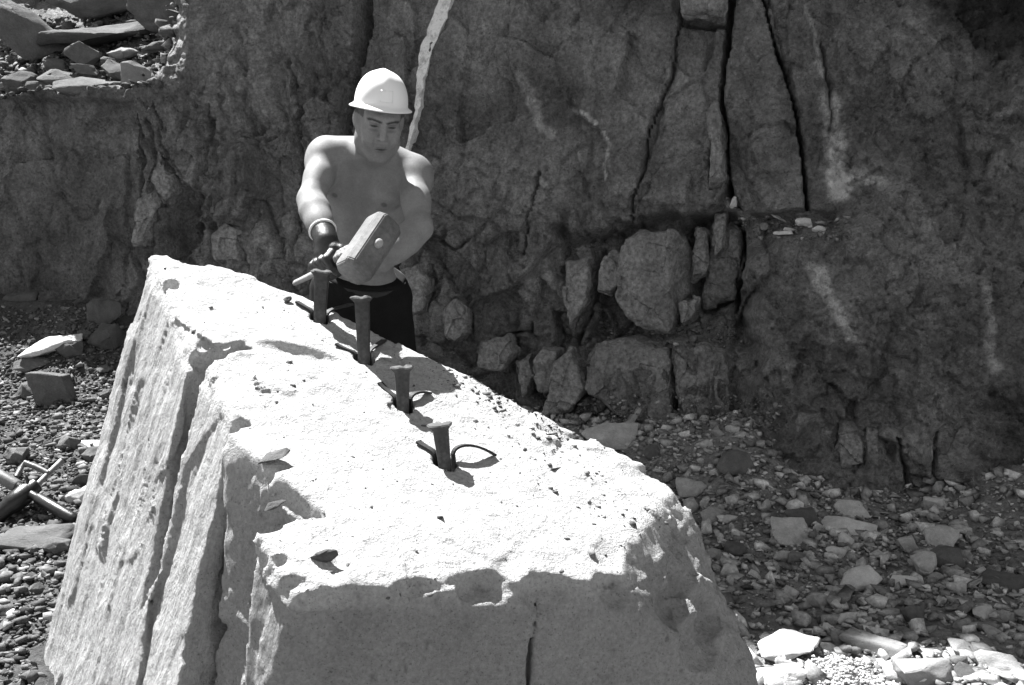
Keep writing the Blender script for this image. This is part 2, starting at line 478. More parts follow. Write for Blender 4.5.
# very top runs back as a plateau
top = np.clip(Z - 11.0, 0, 1) / 0.5
pts[:, 1] += (1 - left_m) * top * 6.0
nX, nZ = len(wx), len(wz)
gi = np.arange(nX * nZ).reshape(nX, nZ)
quads = np.stack([gi[:-1, :-1], gi[1:, :-1], gi[1:, 1:], gi[:-1, 1:]], -1).reshape(-1, 4)
tone = np.ones(len(X))
stain_du = fbm(flat3, 8, 4, off=61) * 10
stain_tx = 0.75 + 0.5 * fbm(flat3, 22, 3, off=6)
patch_du = fbm(flat3, 6, 4, off=63) * 16
def stain(pts_, w0, w1, mult):
    global tone
    du = stain_du
    d = seg_dist(U + du, V + du * 0.6, pts_)
    tone = tone * (1 + (mult - 1) * (1 - sstep(w0, w1, d)) * stain_tx)
def patch(pts_, soft, mult):
    global tone
    du = patch_du
    tone = tone * (1 + (mult - 1) * (1 - sstep(-soft, soft, poly_sd(U + du, V + du, pts_))))
stain([(829, 100), (836, 150), (838, 195)], 4, 14, 3.4)
stain([(838, 190), (862, 178), (880, 185)], 2, 11, 2.3)
stain([(806, 5), (818, 40), (822, 75)], 0.8, 4, 2.8)
stain([(526, 80), (538, 100), (545, 130), (558, 138)], 1.5, 7, 2.4)
stain([(576, 112), (590, 118), (602, 128)], 0.8, 3.2, 3.0)
stain([(608, 136), (611, 150), (609, 180)], 0.8, 2.6, 3.0)
stain([(560, 170), (562, 200)], 3, 10, 1.45)
stain([(972, 285), (976, 320), (980, 365)], 2, 7, 2.6)
stain([(815, 270), (828, 300), (850, 340)], 3, 9, 2.4)
stain([(218, 190), (214, 215)], 3, 5, 1.5)
stain([(246, 203), (246, 212)], 4, 7, 1.6)
stain([(470, 40), (480, 70)], 3, 14, 1.3)
stain([(440, 100), (500, 85)], 3, 12, 1.25)
stain([(430, 300), (440, 330)], 10, 30, 1.35)
stain([(580, 270), (587, 300)], 0.5, 3, 2.0)
stain([(275, 230), (300, 262)], 10, 26, 1.4)
stain([(935, 425), (940, 480)], 3, 14, 1.45)
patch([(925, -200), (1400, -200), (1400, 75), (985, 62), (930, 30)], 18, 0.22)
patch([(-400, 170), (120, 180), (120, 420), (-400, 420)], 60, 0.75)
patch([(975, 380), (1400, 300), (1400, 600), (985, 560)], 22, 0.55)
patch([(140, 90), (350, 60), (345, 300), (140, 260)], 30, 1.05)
tone *= 1 + 0.25 * fbm(flat3, 0.9, 3, off=88)
tone = np.clip(tone, 0.15, 4)
wall_me = mesh_np('quarry_wall', pts, quads)
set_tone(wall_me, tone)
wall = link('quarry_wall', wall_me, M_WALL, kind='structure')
wall['label'] = 'tall dark shaded rock face of the quarry behind the worker'

# single blocks standing out of the face
def rough_mesh(name, co, faces_bm, amp, freq, cuts, seed, bev):
    bm = bmesh.new()
    for c in co: bm.verts.new(c)
    bmesh.ops.convex_hull(bm, input=bm.verts)
    junk = [v for v in bm.verts if not v.link_faces]
    bmesh.ops.delete(bm, geom=junk, context='VERTS')
    bmesh.ops.dissolve_limit(bm, angle_limit=rad(9), verts=bm.verts, edges=bm.edges)
    if bev > 0:
        bmesh.ops.bevel(bm, geom=list(bm.edges), offset=bev, segments=1, profile=0.6, affect='EDGES', clamp_overlap=True)
    bmesh.ops.triangulate(bm, faces=bm.faces)
    for k in range(cuts):
        le = sorted(e.calc_length() for e in bm.edges)
        lim = le[int(len(le) * 0.45)]
        bmesh.ops.subdivide_edges(bm, edges=[e for e in bm.edges if e.calc_length() >= lim], cuts=1, use_grid_fill=False)
        bmesh.ops.triangulate(bm, faces=bm.faces)
    bm.normal_update()
    vv = np.array([v.co for v in bm.verts]); nn = np.array([v.normal for v in bm.verts])
    k = fbm(vv, freq, 3, 0.55, off=seed * 3.7) * amp + facets(vv, freq * 0.8, off=seed * 2.3) * amp * 0.45
    for v, d, n in zip(bm.verts, k, nn): v.co += Vector(n * d)
    me = from_bm(name, bm, smooth=True)
    try: me.set_sharp_from_angle(angle=rad(28))
    except Exception: pass
    return me
BLOCKS = [   # outline in photo pixels, how far it stands proud of the base plane, thickness, front tilt (right side back)
    ([(630, 240), (645, 233), (672, 231), (687, 236), (693, 250), (688, 292), (673, 334), (648, 327), (632, 316), (623, 298), (624, 270)], 0.22, 0.5, 1.9),
    ([(592, 362), (600, 342), (640, 339), (674, 346), (677, 396), (678, 436), (645, 428), (616, 402), (594, 388)], 0.22, 0.35, 0.2),
    ([(680, 352), (706, 343), (728, 350), (734, 380), (731, 415), (712, 432), (690, 425), (683, 400)], 0.24, 0.35, 1.0),
    ([(711, 122), (718, 108), (725, 138), (728, 184), (712, 190)], 0.22, 0.3, 0.3),
    ([(604, 262), (614, 250), (630, 253), (622, 284), (612, 293), (600, 290)], 0.10, 0.3, 0.3),
    ([(562, 360), (577, 346), (592, 386), (576, 408), (552, 410)], 0.20, 0.3, 0.2),
    ([(709, 230), (730, 222), (742, 228), (734, 300), (704, 308)], -0.10, 0.3, 0.0),
    ([(697, 228), (707, 232), (705, 275), (692, 279)], 0.02, 0.3, 0.3),
    ([(681, 302), (700, 298), (695, 318), (683, 327)], 0.10, 0.25, 0.3),
    ([(693, -66), (731, -60), (725, 26), (686, 22)], 0.25, 0.3, 0.1),
    ([(796, 404), (828, 398), (832, 450), (806, 468), (788, 440)], 0.45, 0.3, 0.15),
    ([(834, 409), (857, 410), (858, 450), (836, 455)], 0.46, 0.3, 0.1),
    ([(860, 415), (873, 418), (871, 440), (864, 449), (860, 446)], 0.47, 0.3, 0.1),
    ([(893, 422), (924, 420), (920, 452), (904, 458)], 0.46, 0.3, 0.1),
    ([(900, 460), (921, 457), (917, 470), (903, 473)], 0.40, 0.3, 0.1),
    ([(928, 420), (952, 414), (956, 450), (948, 500), (926, 494)], 0.47, 0.3, 0.25),
    ([(453, 312), (462, 300), (472, 308), (473, 332), (462, 342), (454, 338)], 0.16, 0.25, 0.3),
    ([(400, 272), (424, 262), (430, 280), (428, 312), (404, 322)], 0.08, 0.25, 0.0),
    ([(487, 340), (512, 336), (518, 352), (507, 372), (486, 366)], 0.14, 0.25, 0.1),
    ([(538, 366), (548, 345), (562, 350), (564, 378), (549, 396)], 0.16, 0.25, 0.2),
    ([(146, 200), (160, 188), (162, 205), (150, 246), (139, 244)], 0.08, 0.3, 0.2),
    ([(568, 262), (592, 258), (590, 300), (572, 330), (566, 300)], 0.10, 0.25, 0.2),
    ([(712, 240), (716, 214), (726, 212), (724, 250), (715, 258)], 0.02, 0.25, 0.2),
    ([(520, 360), (534, 352), (540, 376), (528, 396)], 0.12, 0.25, 0.2),
    ([(218, 236), (230, 220), (246, 232), (248, 262), (224, 262)], 0.10, 0.25, 0.1),
    ([(160, 150), (176, 190), (166, 206), (156, 180)], 0.06, 0.25, 0.1),
]
def hull_block(outline, proud, thick, tilt, seed):
    r = np.random.default_rng(seed)
    o = np.array(outline, float); c = o.mean(0)
    wpx = np.ptp(o[:, 0])
    co = []
    for (u, v) in o:
        q = c + (np.array([u, v]) - c) * 1.0
        co.append(wall_hit(q[0], q[1], proud - 0.035 - tilt * 0.0061 * max(0, u - c[0])))
        co.append(wall_hit(q[0], q[1], proud - thick))
        q = c + (np.array([u, v]) - c) * r.uniform(0.80, 0.96)
        co.append(wall_hit(q[0], q[1], proud + r.normal(0, 0.012) - tilt * 0.0061 * max(0, u - c[0] - 0.15 * wpx)))
    return np.array(co)
for i, (ol, pr, th, ti) in enumerate(BLOCKS):
    co = hull_block(ol, pr, th, ti, 100 + i)
    ctr = co.mean(0)
    me = rough_mesh('rock_block', co - ctr, None, 0.034, 8, 6, i, 0.005)
    ob = link('rock_block', me, M_BLOCK, parent=wall)
    ob.location = ctr
# sunlit edge painted as a pale strip: a chain of thin slivers set in the joint behind the worker
sun_edge = [(488, -190), (474, -90), (457, -4), (447, 24), (434, 56), (429, 84), (426, 110), (420, 134), (414, 158)]
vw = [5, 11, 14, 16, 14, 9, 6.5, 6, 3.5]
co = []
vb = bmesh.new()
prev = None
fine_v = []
for k in range(len(sun_edge) - 1):
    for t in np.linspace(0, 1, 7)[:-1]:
        fine_v.append((sun_edge[k][0] * (1 - t) + sun_edge[k + 1][0] * t, sun_edge[k][1] * (1 - t) + sun_edge[k + 1][1] * t, vw[k] * (1 - t) + vw[k + 1] * t))
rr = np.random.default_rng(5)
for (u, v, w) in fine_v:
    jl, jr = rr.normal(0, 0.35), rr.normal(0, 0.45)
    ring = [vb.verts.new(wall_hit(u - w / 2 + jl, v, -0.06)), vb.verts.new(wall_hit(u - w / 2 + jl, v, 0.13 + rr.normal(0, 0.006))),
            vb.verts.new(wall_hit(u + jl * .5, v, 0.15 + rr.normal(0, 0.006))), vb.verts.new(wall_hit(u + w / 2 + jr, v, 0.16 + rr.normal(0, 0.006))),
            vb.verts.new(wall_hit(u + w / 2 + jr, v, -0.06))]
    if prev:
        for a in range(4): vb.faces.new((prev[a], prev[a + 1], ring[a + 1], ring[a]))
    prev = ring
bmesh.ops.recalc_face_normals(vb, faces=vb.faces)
link('painted_sun_edge', from_bm('painted_sun_edge', vb), M_SUN_EDGE, parent=wall)['label'] = 'narrow pale strip painted as a sunlit edge down the face'

# ------------------------------------------------------------------ the quarry floor
def ground_z(x, y, rough=True):
    x = np.asarray(x, float); y = np.asarray(y, float)
    wl = 1 - sstep(-1.2, 0.3, x)
    tl = np.clip((y - 3.2) / 3.2, -0.2, 1.4) * 0.34
    dw = np.clip((WC - 0.28 * x - y) / 1.04 + 0.3 * fbm(np.stack([x.ravel() * 1.4, 0 * x.ravel(), 0 * x.ravel()], 1), 1.0, 3, off=5).reshape(x.shape), -1, 20)
    tal = (0.24 - 0.19 * sstep(1.2, 1.7, x)) * np.exp(-np.clip(dw - 0.1, 0, 20) / 0.5)
    heap = 0.16 * np.exp(-((x - 1.05) ** 2 / 0.25 + (y - 5.15) ** 2 / 0.2))
    bank = 0.34 * sstep(1.9, 3.0, x) * sstep(3.6, 5.0, y)
    g = wl * (tl + 0.42 * np.clip(1 - dw / 0.7, 0, 1) ** 1.5) + (1 - wl) * (tal + heap) + bank
    g += 0.20 * np.exp(-((x + 0.5) ** 2 + (y - 3.9) ** 2) / 0.4)
    if rough:
        p = np.stack([x.ravel(), y.ravel(), np.zeros(x.size)], 1)
        n = 0.05 * fbm(p, 0.9, 3) + 0.040 * fbm(p, 3.2, 4, 0.6, off=4) + 0.022 * ridged(p, 8, 3, 0.6, off=8)
        g = g + n.reshape(x.shape)
    return g
def far_axis(f0, f1, h, lo, hi):
    a = list(np.arange(f0, f1, h)); st = h; q = a[-1]
    while q < hi: st *= 1.35; q += st; a.append(q)
    st = h; q = f0; b = []
    while q > lo: st *= 1.35; q -= st; b.append(q)
    return np.array(b[::-1] + a)
gx = far_axis(-4.1, 3.2, 0.0165, -45, 45)
gy = far_axis(2.5, 6.9, 0.0165, -45, 7.6)
AX, AY = np.meshgrid(gx, gy, indexing='ij')
AZ = ground_z(AX, AY)
gp = np.stack([AX.ravel(), AY.ravel(), AZ.ravel()], 1)
# clods
gp[:, 2] += 0.016 * fbm(gp * [1, 1, 0], 22, 3, 0.65, off=2)
gi = np.arange(AX.size).reshape(AX.shape)
gq = np.stack([gi[:-1, :-1], gi[1:, :-1], gi[1:, 1:], gi[:-1, 1:]], -1).reshape(-1, 4)
g_me = mesh_np('ground', gp, gq)
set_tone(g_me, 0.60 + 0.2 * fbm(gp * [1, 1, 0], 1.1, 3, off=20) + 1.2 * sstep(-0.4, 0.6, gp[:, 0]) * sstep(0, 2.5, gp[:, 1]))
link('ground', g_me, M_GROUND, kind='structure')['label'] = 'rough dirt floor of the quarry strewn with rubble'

def ground_hit(u, v):
    d = ray(u, v)
    ts = np.linspace(1.2, 9.0, 1600)
    p = CAM[None] + d[None] * ts[:, None]
    g = ground_z(p[:, 0], p[:, 1])
    k = np.nonzero(p[:, 2] < g)[0]
    k = k[0] if len(k) else len(ts) - 1
    return p[k]

# ------------------------------------------------------------------ the pale boulder being split
TN = np.array([0.266, -0.378, 1.0])
T0 = np.array([-0.61, 3.2, 1.14])
def top_pt(u, v): return hit_plane(u, v, T0, TN)
def top_z(x, y): return T0[2] - 0.266 * (x - T0[0]) + 0.378 * (y - T0[1])
A_ = top_pt(148, 252); B_ = top_pt(300, 587)
C_ = P(40, 685, 3.05)
LN = np.cross(B_ - A_, C_ - A_); LN /= np.linalg.norm(LN)
if LN[0] > 0: LN = -LN
def left_pt(u, v): return hit_plane(u, v, A_, LN)
H = 0.0082
bo = np.array([-1.75, 1.75, -0.12]); bs = np.array([2.85, 1.95, 1.6])
dims = np.ceil(bs / H).astype(int)
gx_ = (bo[0] + np.arange(dims[0]) * H).astype(np.float32)[:, None, None]
gy_ = (bo[1] + np.arange(dims[1]) * H).astype(np.float32)[None, :, None]
gz_ = (bo[2] + np.arange(dims[2]) * H).astype(np.float32)[None, None, :]
def half(p0, n):
    n = np.asarray(n, float); n = n / np.linalg.norm(n)
    return (gx_ - np.float32(p0[0])) * np.float32(n[0]) + (gy_ - np.float32(p0[1])) * np.float32(n[1]) + (gz_ - np.float32(p0[2])) * np.float32(n[2])
def smax(a, b, k):
    h = np.clip(k - np.abs(a - b), 0, None) / np.float32(k)
    return np.maximum(a, b) + h * h * np.float32(k * 0.25)
IN = np.array([0.72, 0.68, 0.0])
def joint(top_uv, bot_uv):
    a = top_pt(*top_uv); b = left_pt(*bot_uv)
    n = np.cross(b - a, IN); n /= np.linalg.norm(n)
    if n[1] > 0: n = -n                         # positive on the camera side
    return a, b, n
J1 = joint((203, 352), (146, 590))
J2 = joint((214, 425), (176, 665))
J3 = joint((258, 535), (238, 690))
d1 = half(J1[0], J1[2]); d2 = half(J2[0], J2[2]); d3 = half(J3[0], J3[2])
pl1 = half(A_, LN)
pl2 = half(J1[0] + np.array([-0.004, -0.01, 0]), LN + np.array([0.0, -0.05, 0.04]))
pl3 = half(J2[0] + np.array([0.02, 0.0, 0]), np.array([-0.52, -0.84, 0.13]))
pl4 = half(J3[0] + np.array([-0.005, 0.0, 0]), np.array([-0.62, -0.76, 0.17]))
left = np.where(d1 < 0, pl1, np.where(d2 < 0, pl2, np.where(d3 < 0, pl3, pl4)))
del pl1, pl2, pl3, pl4
f = half(T0, TN)
f = smax(f, left, 0.012)
FR1 = top_pt(600, 582)
fn = np.cross(FR1 - B_, np.array([0, 0.10, -1.0])); fn = fn if fn[1] < 0 else -fn
front = half(B_, fn)
f = smax(f, front, 0.015)
def unit_(v): return np.asarray(v, float) / np.linalg.norm(v)
R1 = top_pt(704, 499)
R2 = P(815, 690, 2.72)                                               # foot of the right end
rd = R2 - R1
RNR = unit_((0.85, -0.05, (0.85 * rd[0] - 0.05 * rd[1]) / -rd[2]))
RNK = unit_((0.45, 0.85, (0.45 * rd[0] + 0.85 * rd[1]) / -rd[2]))
f = smax(f, half(R1, RNR), 0.05)                                      # right end
f = smax(f, half(R1 + 0.04 * RNK, RNK), 0.02)
g1 = top_pt(636, 538); gn = np.array([0.76, -0.54, 0.52])
f = smax(f, half(g1, gn), 0.010)                                      # broken front right corner
bk0 = top_pt(225, 262); bk1 = top_pt(470, 352)
f = smax(f, half(bk1, np.cross(bk1 - bk0, [0, 0.1, 1]) * (1 if np.cross(bk1 - bk0, [0, 0.1, 1])[1] > 0 else -1)), 0.05)
bk2 = top_pt(600, 440)
n2 = np.cross(bk2 - bk1, [0, 0.1, 1]); n2 = n2 if n2[1] > 0 else -n2
f = smax(f, half(top_pt(606, 432), n2), 0.03)
n0 = np.cross(bk0 - A_, [0, 0.05, 1]); n0 = n0 if n0[1] > 0 else -n0
f = smax(f, half(A_, n0), 0.02)
# open joints on the left side
def sub(p, m):
    """sub-block of the grid around points"""
    lo = np.clip(((np.min(p, 0) - m - bo) / H).astype(int), 0, dims - 1)
    hi = np.clip(((np.max(p, 0) + m - bo) / H).astype(int) + 2, 1, dims)
    return slice(lo[0], hi[0]), slice(lo[1], hi[1]), slice(lo[2], hi[2])
def coords(s):
    a, b, c = np.meshgrid(gx_[s[0], 0, 0], gy_[0, s[1], 0], gz_[0, 0, s[2]], indexing='ij')
    return a, b, c
def carve_joint(J, dd, w_top, w_bot, deep, top_len, tail):
    a, b, n = J
    e = b + (b - a) * tail
    s = sub(np.array([a - 0.3 * IN, a + IN * deep, b - 0.3 * IN, e + IN * deep, e - 0.3 * IN, a + np.array([0, 0, .1])]), 0.06)
    x, y, z = coords(s)
    q = np.stack([x.ravel(), y.ravel(), z.ravel()], 1)
    wob = (0.022 * fbm(q, 3.5, 3, off=13)).reshape(x.shape)
    t = np.clip((a[2] - z) / (a[2] - b[2]), 0, 1 + tail)
    w = w_top + (w_bot - w_top) * np.clip(t, 0, 1)
    w = w * np.where(t > 1, 1 - (t - 1) / max(tail, 1e-3), 1)
    into = (x - a[0]) * IN[0] + (y - a[1]) * IN[1] - t * ((b[0] - a[0]) * IN[0] + (b[1] - a[1]) * IN[1])
    slab = np.maximum(np.abs(dd[s] + wob) - w, into - deep * (0.35 + 0.65 * np.clip(t * 2.5, 0, 1)))
    f[s] = np.maximum(f[s], -slab)
carve_joint(J1, d1, 0.028, 0.020, 0.40, 0, 0.15)
carve_joint(J2, d2, 0.015, 0.012, 0.25, 0, 0.02)
carve_joint(J3, d3, 0.014, 0.006, 0.14, 0, 0.02)
del d1, d2, d3, left, front
def carve_ell(c, r, R=None, k=0.015, rough=0.0):
    c = np.asarray(c); r = np.asarray(r, float)
    s = sub(np.array([c - max(r), c + max(r)]), 0.04)
    x, y, z = coords(s)
    q = np.stack([x - c[0], y - c[1], z - c[2]], -1)
    if R is not None: q = q @ np.asarray(R)
    L1 = np.sqrt(((q / r) ** 2).sum(-1)); L2 = np.sqrt(((q / r ** 2) ** 2).sum(-1)) + 1e-6
    d = L1 * (L1 - 1) / L2
    if rough:
        d = d + rough * fbm(np.stack([x.ravel(), y.ravel(), z.ravel()], 1), 14, 3, off=3).reshape(x.shape)
    f[s] = smax(f[s], -d, k)
def frame(e1, up):
    e1 = np.asarray(e1, float); e1 /= np.linalg.norm(e1)
    up = np.asarray(up, float); e2 = np.cross(up, e1); e2 /= np.linalg.norm(e2)
    return np.stack([e1, e2, np.cross(e1, e2)], 1)
# spalled scoop behind the third wedge, chipped edges, notch where the first joint opens
ca, cb = top_pt(252, 340), top_pt(345, 363)
R = frame(cb - ca, TN)
carve_ell((ca + cb) / 2 + TN * 0.012, (np.linalg.norm(cb - ca) * 0.52, 0.040, 0.040), R, 0.004)
carve_ell(top_pt(212, 352) + [0.0, 0.0, -0.01], (0.075, 0.032, 0.07), frame(IN, (0, 0, 1)), 0.004, 0.05)
carve_ell(top_pt(262, 525) + [0, 0, -0.01], (0.045, 0.03, 0.05), None, 0.008, 0.01)
carve_ell(top_pt(492, 604) + [0, -0.02, 0.02], (0.10, 0.13, 0.06), None, 0.006, 0.010)
carve_ell(top_pt(565, 590) + [0, -0.01, -0.01], (0.11, 0.06, 0.07), None, 0.01, 0.014)
carve_ell(top_pt(380, 597) + [0, -0.02, 0.0], (0.12, 0.03, 0.02), None, 0.01, 0.01)
carve_ell(top_pt(440, 345) + TN * 0.02, (0.12, 0.05, 0.03), frame(top_pt(470, 358) - top_pt(410, 322), TN), 0.008, 0.006)
carve_ell(P(690, 575, 2.42), (0.05, 0.03, 0.06), None, 0.01, 0.01)
# small chips knocked off the arrises
rc = np.random.default_rng(64)
for line, n_ in (([(300, 588), (400, 592), (480, 578), (600, 586), (640, 560), (690, 505)], 26), ([(150, 256), (190, 320), (205, 350)], 9), ([(214, 420), (240, 500), (262, 540), (300, 587)], 14)):
    for q_ in range(n_):
        k_ = rc.integers(0, len(line) - 1); t_ = rc.random()
        u_ = line[k_][0] * (1 - t_) + line[k_ + 1][0] * t_; v_ = line[k_][1] * (1 - t_) + line[k_ + 1][1] * t_
        R_ = frame(rc.normal(size=3), rc.normal(size=3))
        carve_ell(top_pt(u_, v_) + rc.normal(0, 0.008, 3) + [0, -0.006, 0.008], rc.uniform(0.6, 1.3, 3) * rc.uniform(0.014, 0.036), R_, 0.003, 0.006)
for q_ in range(15):                                                   # bruised, spalled corner at the right
    u_ = rc.uniform(600, 715); v_ = 520 + (u_ - 600) * 0.6 + rc.uniform(0, 110)
    pz_ = hit_plane(u_, v_, g1, gn)
    carve_ell(pz_ + unit_(gn) * 0.038, rc.uniform(0.8, 1.4, 3) * rc.uniform(0.05, 0.075), frame(rc.normal(size=3), rc.normal(size=3)), 0.003, 0.008)
# hairline crack down the front
for (u0, v0, u1, v1) in ((536, 560, 541, 600), (541, 600, 531, 645), (531, 645, 529, 690)):
    on_top = v1 < 550
    a = top_pt(u0, v0) if on_top else hit_plane(u0, v0, B_, fn); b = top_pt(u1, v1) if on_top else hit_plane(u1, v1, B_, fn)
    s = sub(np.array([a, b]), 0.03)
    x, y, z = coords(s); q = np.stack([x, y, z], -1) - a
    e = (b - a) / np.linalg.norm(b - a); nrm = TN / np.linalg.norm(TN) if on_top else fn / np.linalg.norm(fn)
    side = np.cross(e, nrm)
    along = q @ e
    slab = np.maximum(np.abs(q @ side) - 0.0036, np.maximum(np.abs(q @ nrm) - 0.035, np.maximum(-along - 0.003, along - np.linalg.norm(b - a) - 0.003)))
    f[s] = np.maximum(f[s], -slab)
# noise only near the surface
near = np.abs(f) < 0.036
ni, nj, nk = np.nonzero(near)
q = np.stack([gx_[ni, 0, 0], gy_[0, nj, 0], gz_[0, 0, nk]], 1).astype(np.float64)
dt = (q[:, 2] - top_z(q[:, 0], q[:, 1])) / 1.1
dl = (q - A_) @ LN
df = (q - B_) @ (fn / np.linalg.norm(fn))
w_top = 1 - sstep(0.02, 0.07, -dt)
w_left = (1 - sstep(0.03, 0.09, -dl)) * (1 - w_top)
w_front = (1 - sstep(0.03, 0.08, -df)) * (1 - w_top) * (1 - w_left)
qs = q @ frame(B_ - A_, LN); axis_dn = (C_ - A_) / np.linalg.norm(C_ - A_)
along = q @ axis_dn
qst = q - np.outer(along, axis_dn) * 0.80                      # stretched along the cleavage
nz = 0.014 * fbm(q, 2.2, 3, off=1) + 0.004 * fbm(q, 16, 3, 0.6, off=2)
nz += w_top * (0.006 * fbm(q, 5, 3, off=22) + 0.004 * ridged(q, 9, 3, off=25))
lm_ = w_left > 0.02
ql = q[lm_]; qls = qst[lm_] + 0.03 * np.stack([fbm(ql, 5, 2, off=201), fbm(ql, 5, 2, off=207), fbm(ql, 5, 2, off=211)], 1)
lf = 0.014 * fbm(qls, 3, 3, off=14) + 0.010 * facets(qls, 5, 3) + 0.005 * facets(qls, 13, 5) + 0.006 * ridged(qls, 16, 3, 0.6, off=15)
nz[lm_] += w_left[lm_] * lf
om_ = (w_top < 0.5) & (w_left < 0.1) & (w_front < 0.5)
nz[om_] += 0.013 * facets(q[om_], 8, 11) + 0.006 * facets(q[om_], 22, 13)
tm_ = w_top > 0.3
nz[tm_] += (0.013 * facets(q[tm_], 3.6, 17) + 0.006 * facets(q[tm_], 11, 19) + 0.003 * facets(q[tm_], 30, 23)) * (0.25 + 0.75 * sstep(-0.15, 0.25, fbm(q[tm_], 1.7, 2, off=221)))
nz += w_front * 0.004 * fbm(q, 22, 3, 0.65, off=16)
oth = np.clip(1 - w_top - w_left - w_front, 0, 1)
nz += oth * 0.016 * fbm(q, 9, 4, 0.6, off=18)
f[ni, nj, nk] += nz.astype(np.float32)
# drilled holes for the wedges
WEDGES = [(320, 317, 322, 271, 0.021), (364, 356, 362, 297, 0.0200), (403, 402, 402, 367, 0.0190), (444, 458, 440, 424, 0.0190)]
wpos = []
for (bu, bv, tu, tv, rw) in WEDGES:
    b = top_pt(bu, bv)
    t = P(tu, tv, b[1] + 0.004)
    wpos.append((b, t))
    ax = (t - b) / np.linalg.norm(t - b)
    s = sub(np.array([b - 0.2 * ax, b + 0.06 * ax]), 0.05)
    x, y, z = coords(s); qq = np.stack([x, y, z], -1) - b
    al = qq @ ax
    rr_ = np.linalg.norm(qq - al[..., None] * ax, axis=-1)
    f[s] = np.maximum(f[s], -np.maximum(rr_ - 0.033, -al - 0.15))
f[:, :, 0] = np.maximum(f[:, :, 0], 0.01)
bv_, bf_ = surfnets(f, bo, H)
del f, near
b_me = mesh_np('split_boulder', bv_, bf_)
bt = 1 + 0.10 * fbm(bv_, 3, 3, off=2)
pit = fbm(bv_, 34, 3, 0.6, off=51)
bt *= 1 - 0.45 * sstep(0.30, 0.48, pit) * (0.5 + 0.5 * sstep(-0.2, 0.4, fbm(bv_, 2.2, 2, off=52)))
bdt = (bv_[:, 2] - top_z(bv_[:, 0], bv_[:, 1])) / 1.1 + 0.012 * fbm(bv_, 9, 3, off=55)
bt *= 0.51 + 0.13 * (1 - sstep(0.02, 0.14, -((bv_ - A_) @ LN))) + 0.21 * sstep(-0.075, -0.015, bdt)     # sunlit top and left side painted paler than the shaded front
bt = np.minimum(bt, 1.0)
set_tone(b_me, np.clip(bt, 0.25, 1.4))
wlv = (1 - sstep(0.02, 0.14, -((bv_ - A_) @ LN))) * (1 - sstep(-0.09, -0.02, bdt))
sc_ = bv_ - np.outer((bv_ @ axis_dn) * 0.74, axis_dn)
a_ = b_me.attributes.new('sc', 'FLOAT_VECTOR', 'POINT'); a_.data.foreach_set('vector', sc_.astype(np.float32).ravel())
for nm_, w_ in (('side', wlv), ('top_face', sstep(-0.07, -0.02, bdt))):
    a_ = b_me.attributes.new(nm_, 'FLOAT', 'POINT'); a_.data.foreach_set('value', w_.astype(np.float32))
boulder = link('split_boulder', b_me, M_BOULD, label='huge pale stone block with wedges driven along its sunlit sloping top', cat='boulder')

bco = bv_
def boulder_top(u, v):
    """surface point of the boulder near the pixel"""
    p = top_pt(u, v)
    m = (np.abs(bco[:, 0] - p[0]) < 0.02) & (np.abs(bco[:, 1] - p[1]) < 0.02)
    if not m.any(): return p
    c = bco[m]
    c = c[c[:, 2] > p[2] - 0.07]
    return np.array([p[0], p[1], np.median(c[:, 2]) if len(c) else p[2]])

# ------------------------------------------------------------------ steel wedges and their shims
def loft(name, rings, smooth=False, cap=True):
    bm = bmesh.new(); R_ = []
    for r in rings: R_.append([bm.verts.new(p) for p in r])
    n = len(R_[0])
    for a, b in zip(R_[:-1], R_[1:]):
        for k in range(n): bm.faces.new((a[k], a[(k + 1) % n], b[(k + 1) % n], b[k]))
    if cap:
        bm.faces.new(R_[0][::-1]); bm.faces.new(R_[-1])
    bmesh.ops.recalc_face_normals(bm, faces=bm.faces)
    return from_bm(name, bm, smooth)
def basis(ax, hint=(0, 1, 0)):
    ax = np.asarray(ax, float); ax = ax / np.linalg.norm(ax)
    e1 = np.cross(hint, ax)
    if np.linalg.norm(e1) < 1e-3: e1 = np.cross((1, 0, 0), ax)
    e1 /= np.linalg.norm(e1)
    return e1, np.cross(ax, e1), ax
wl_names = ['steel wedge farthest up the boulder, just below the hammer head',
            'tallest steel wedge, second from the worker, with a bright battered top',
            'short dark wedge, third down the row, flared battered top',
            'steel wedge lowest on the boulder, nearest the camera']
FEATH = [   # wedge index, side, (tip pixel), rise
    (0, -1, (297, 304), 0.030), (0, 1, (352, 306), 0.034), (1, -1, (336, 345), 0.018), (1, 1, (384, 340), 0.024),
    (2, -1, (380, 384), 0.022), (2, 1, (430, 393), 0.030), (3, -1, (418, 440), 0.030), (3, 1, (495, 455), 0.042)]
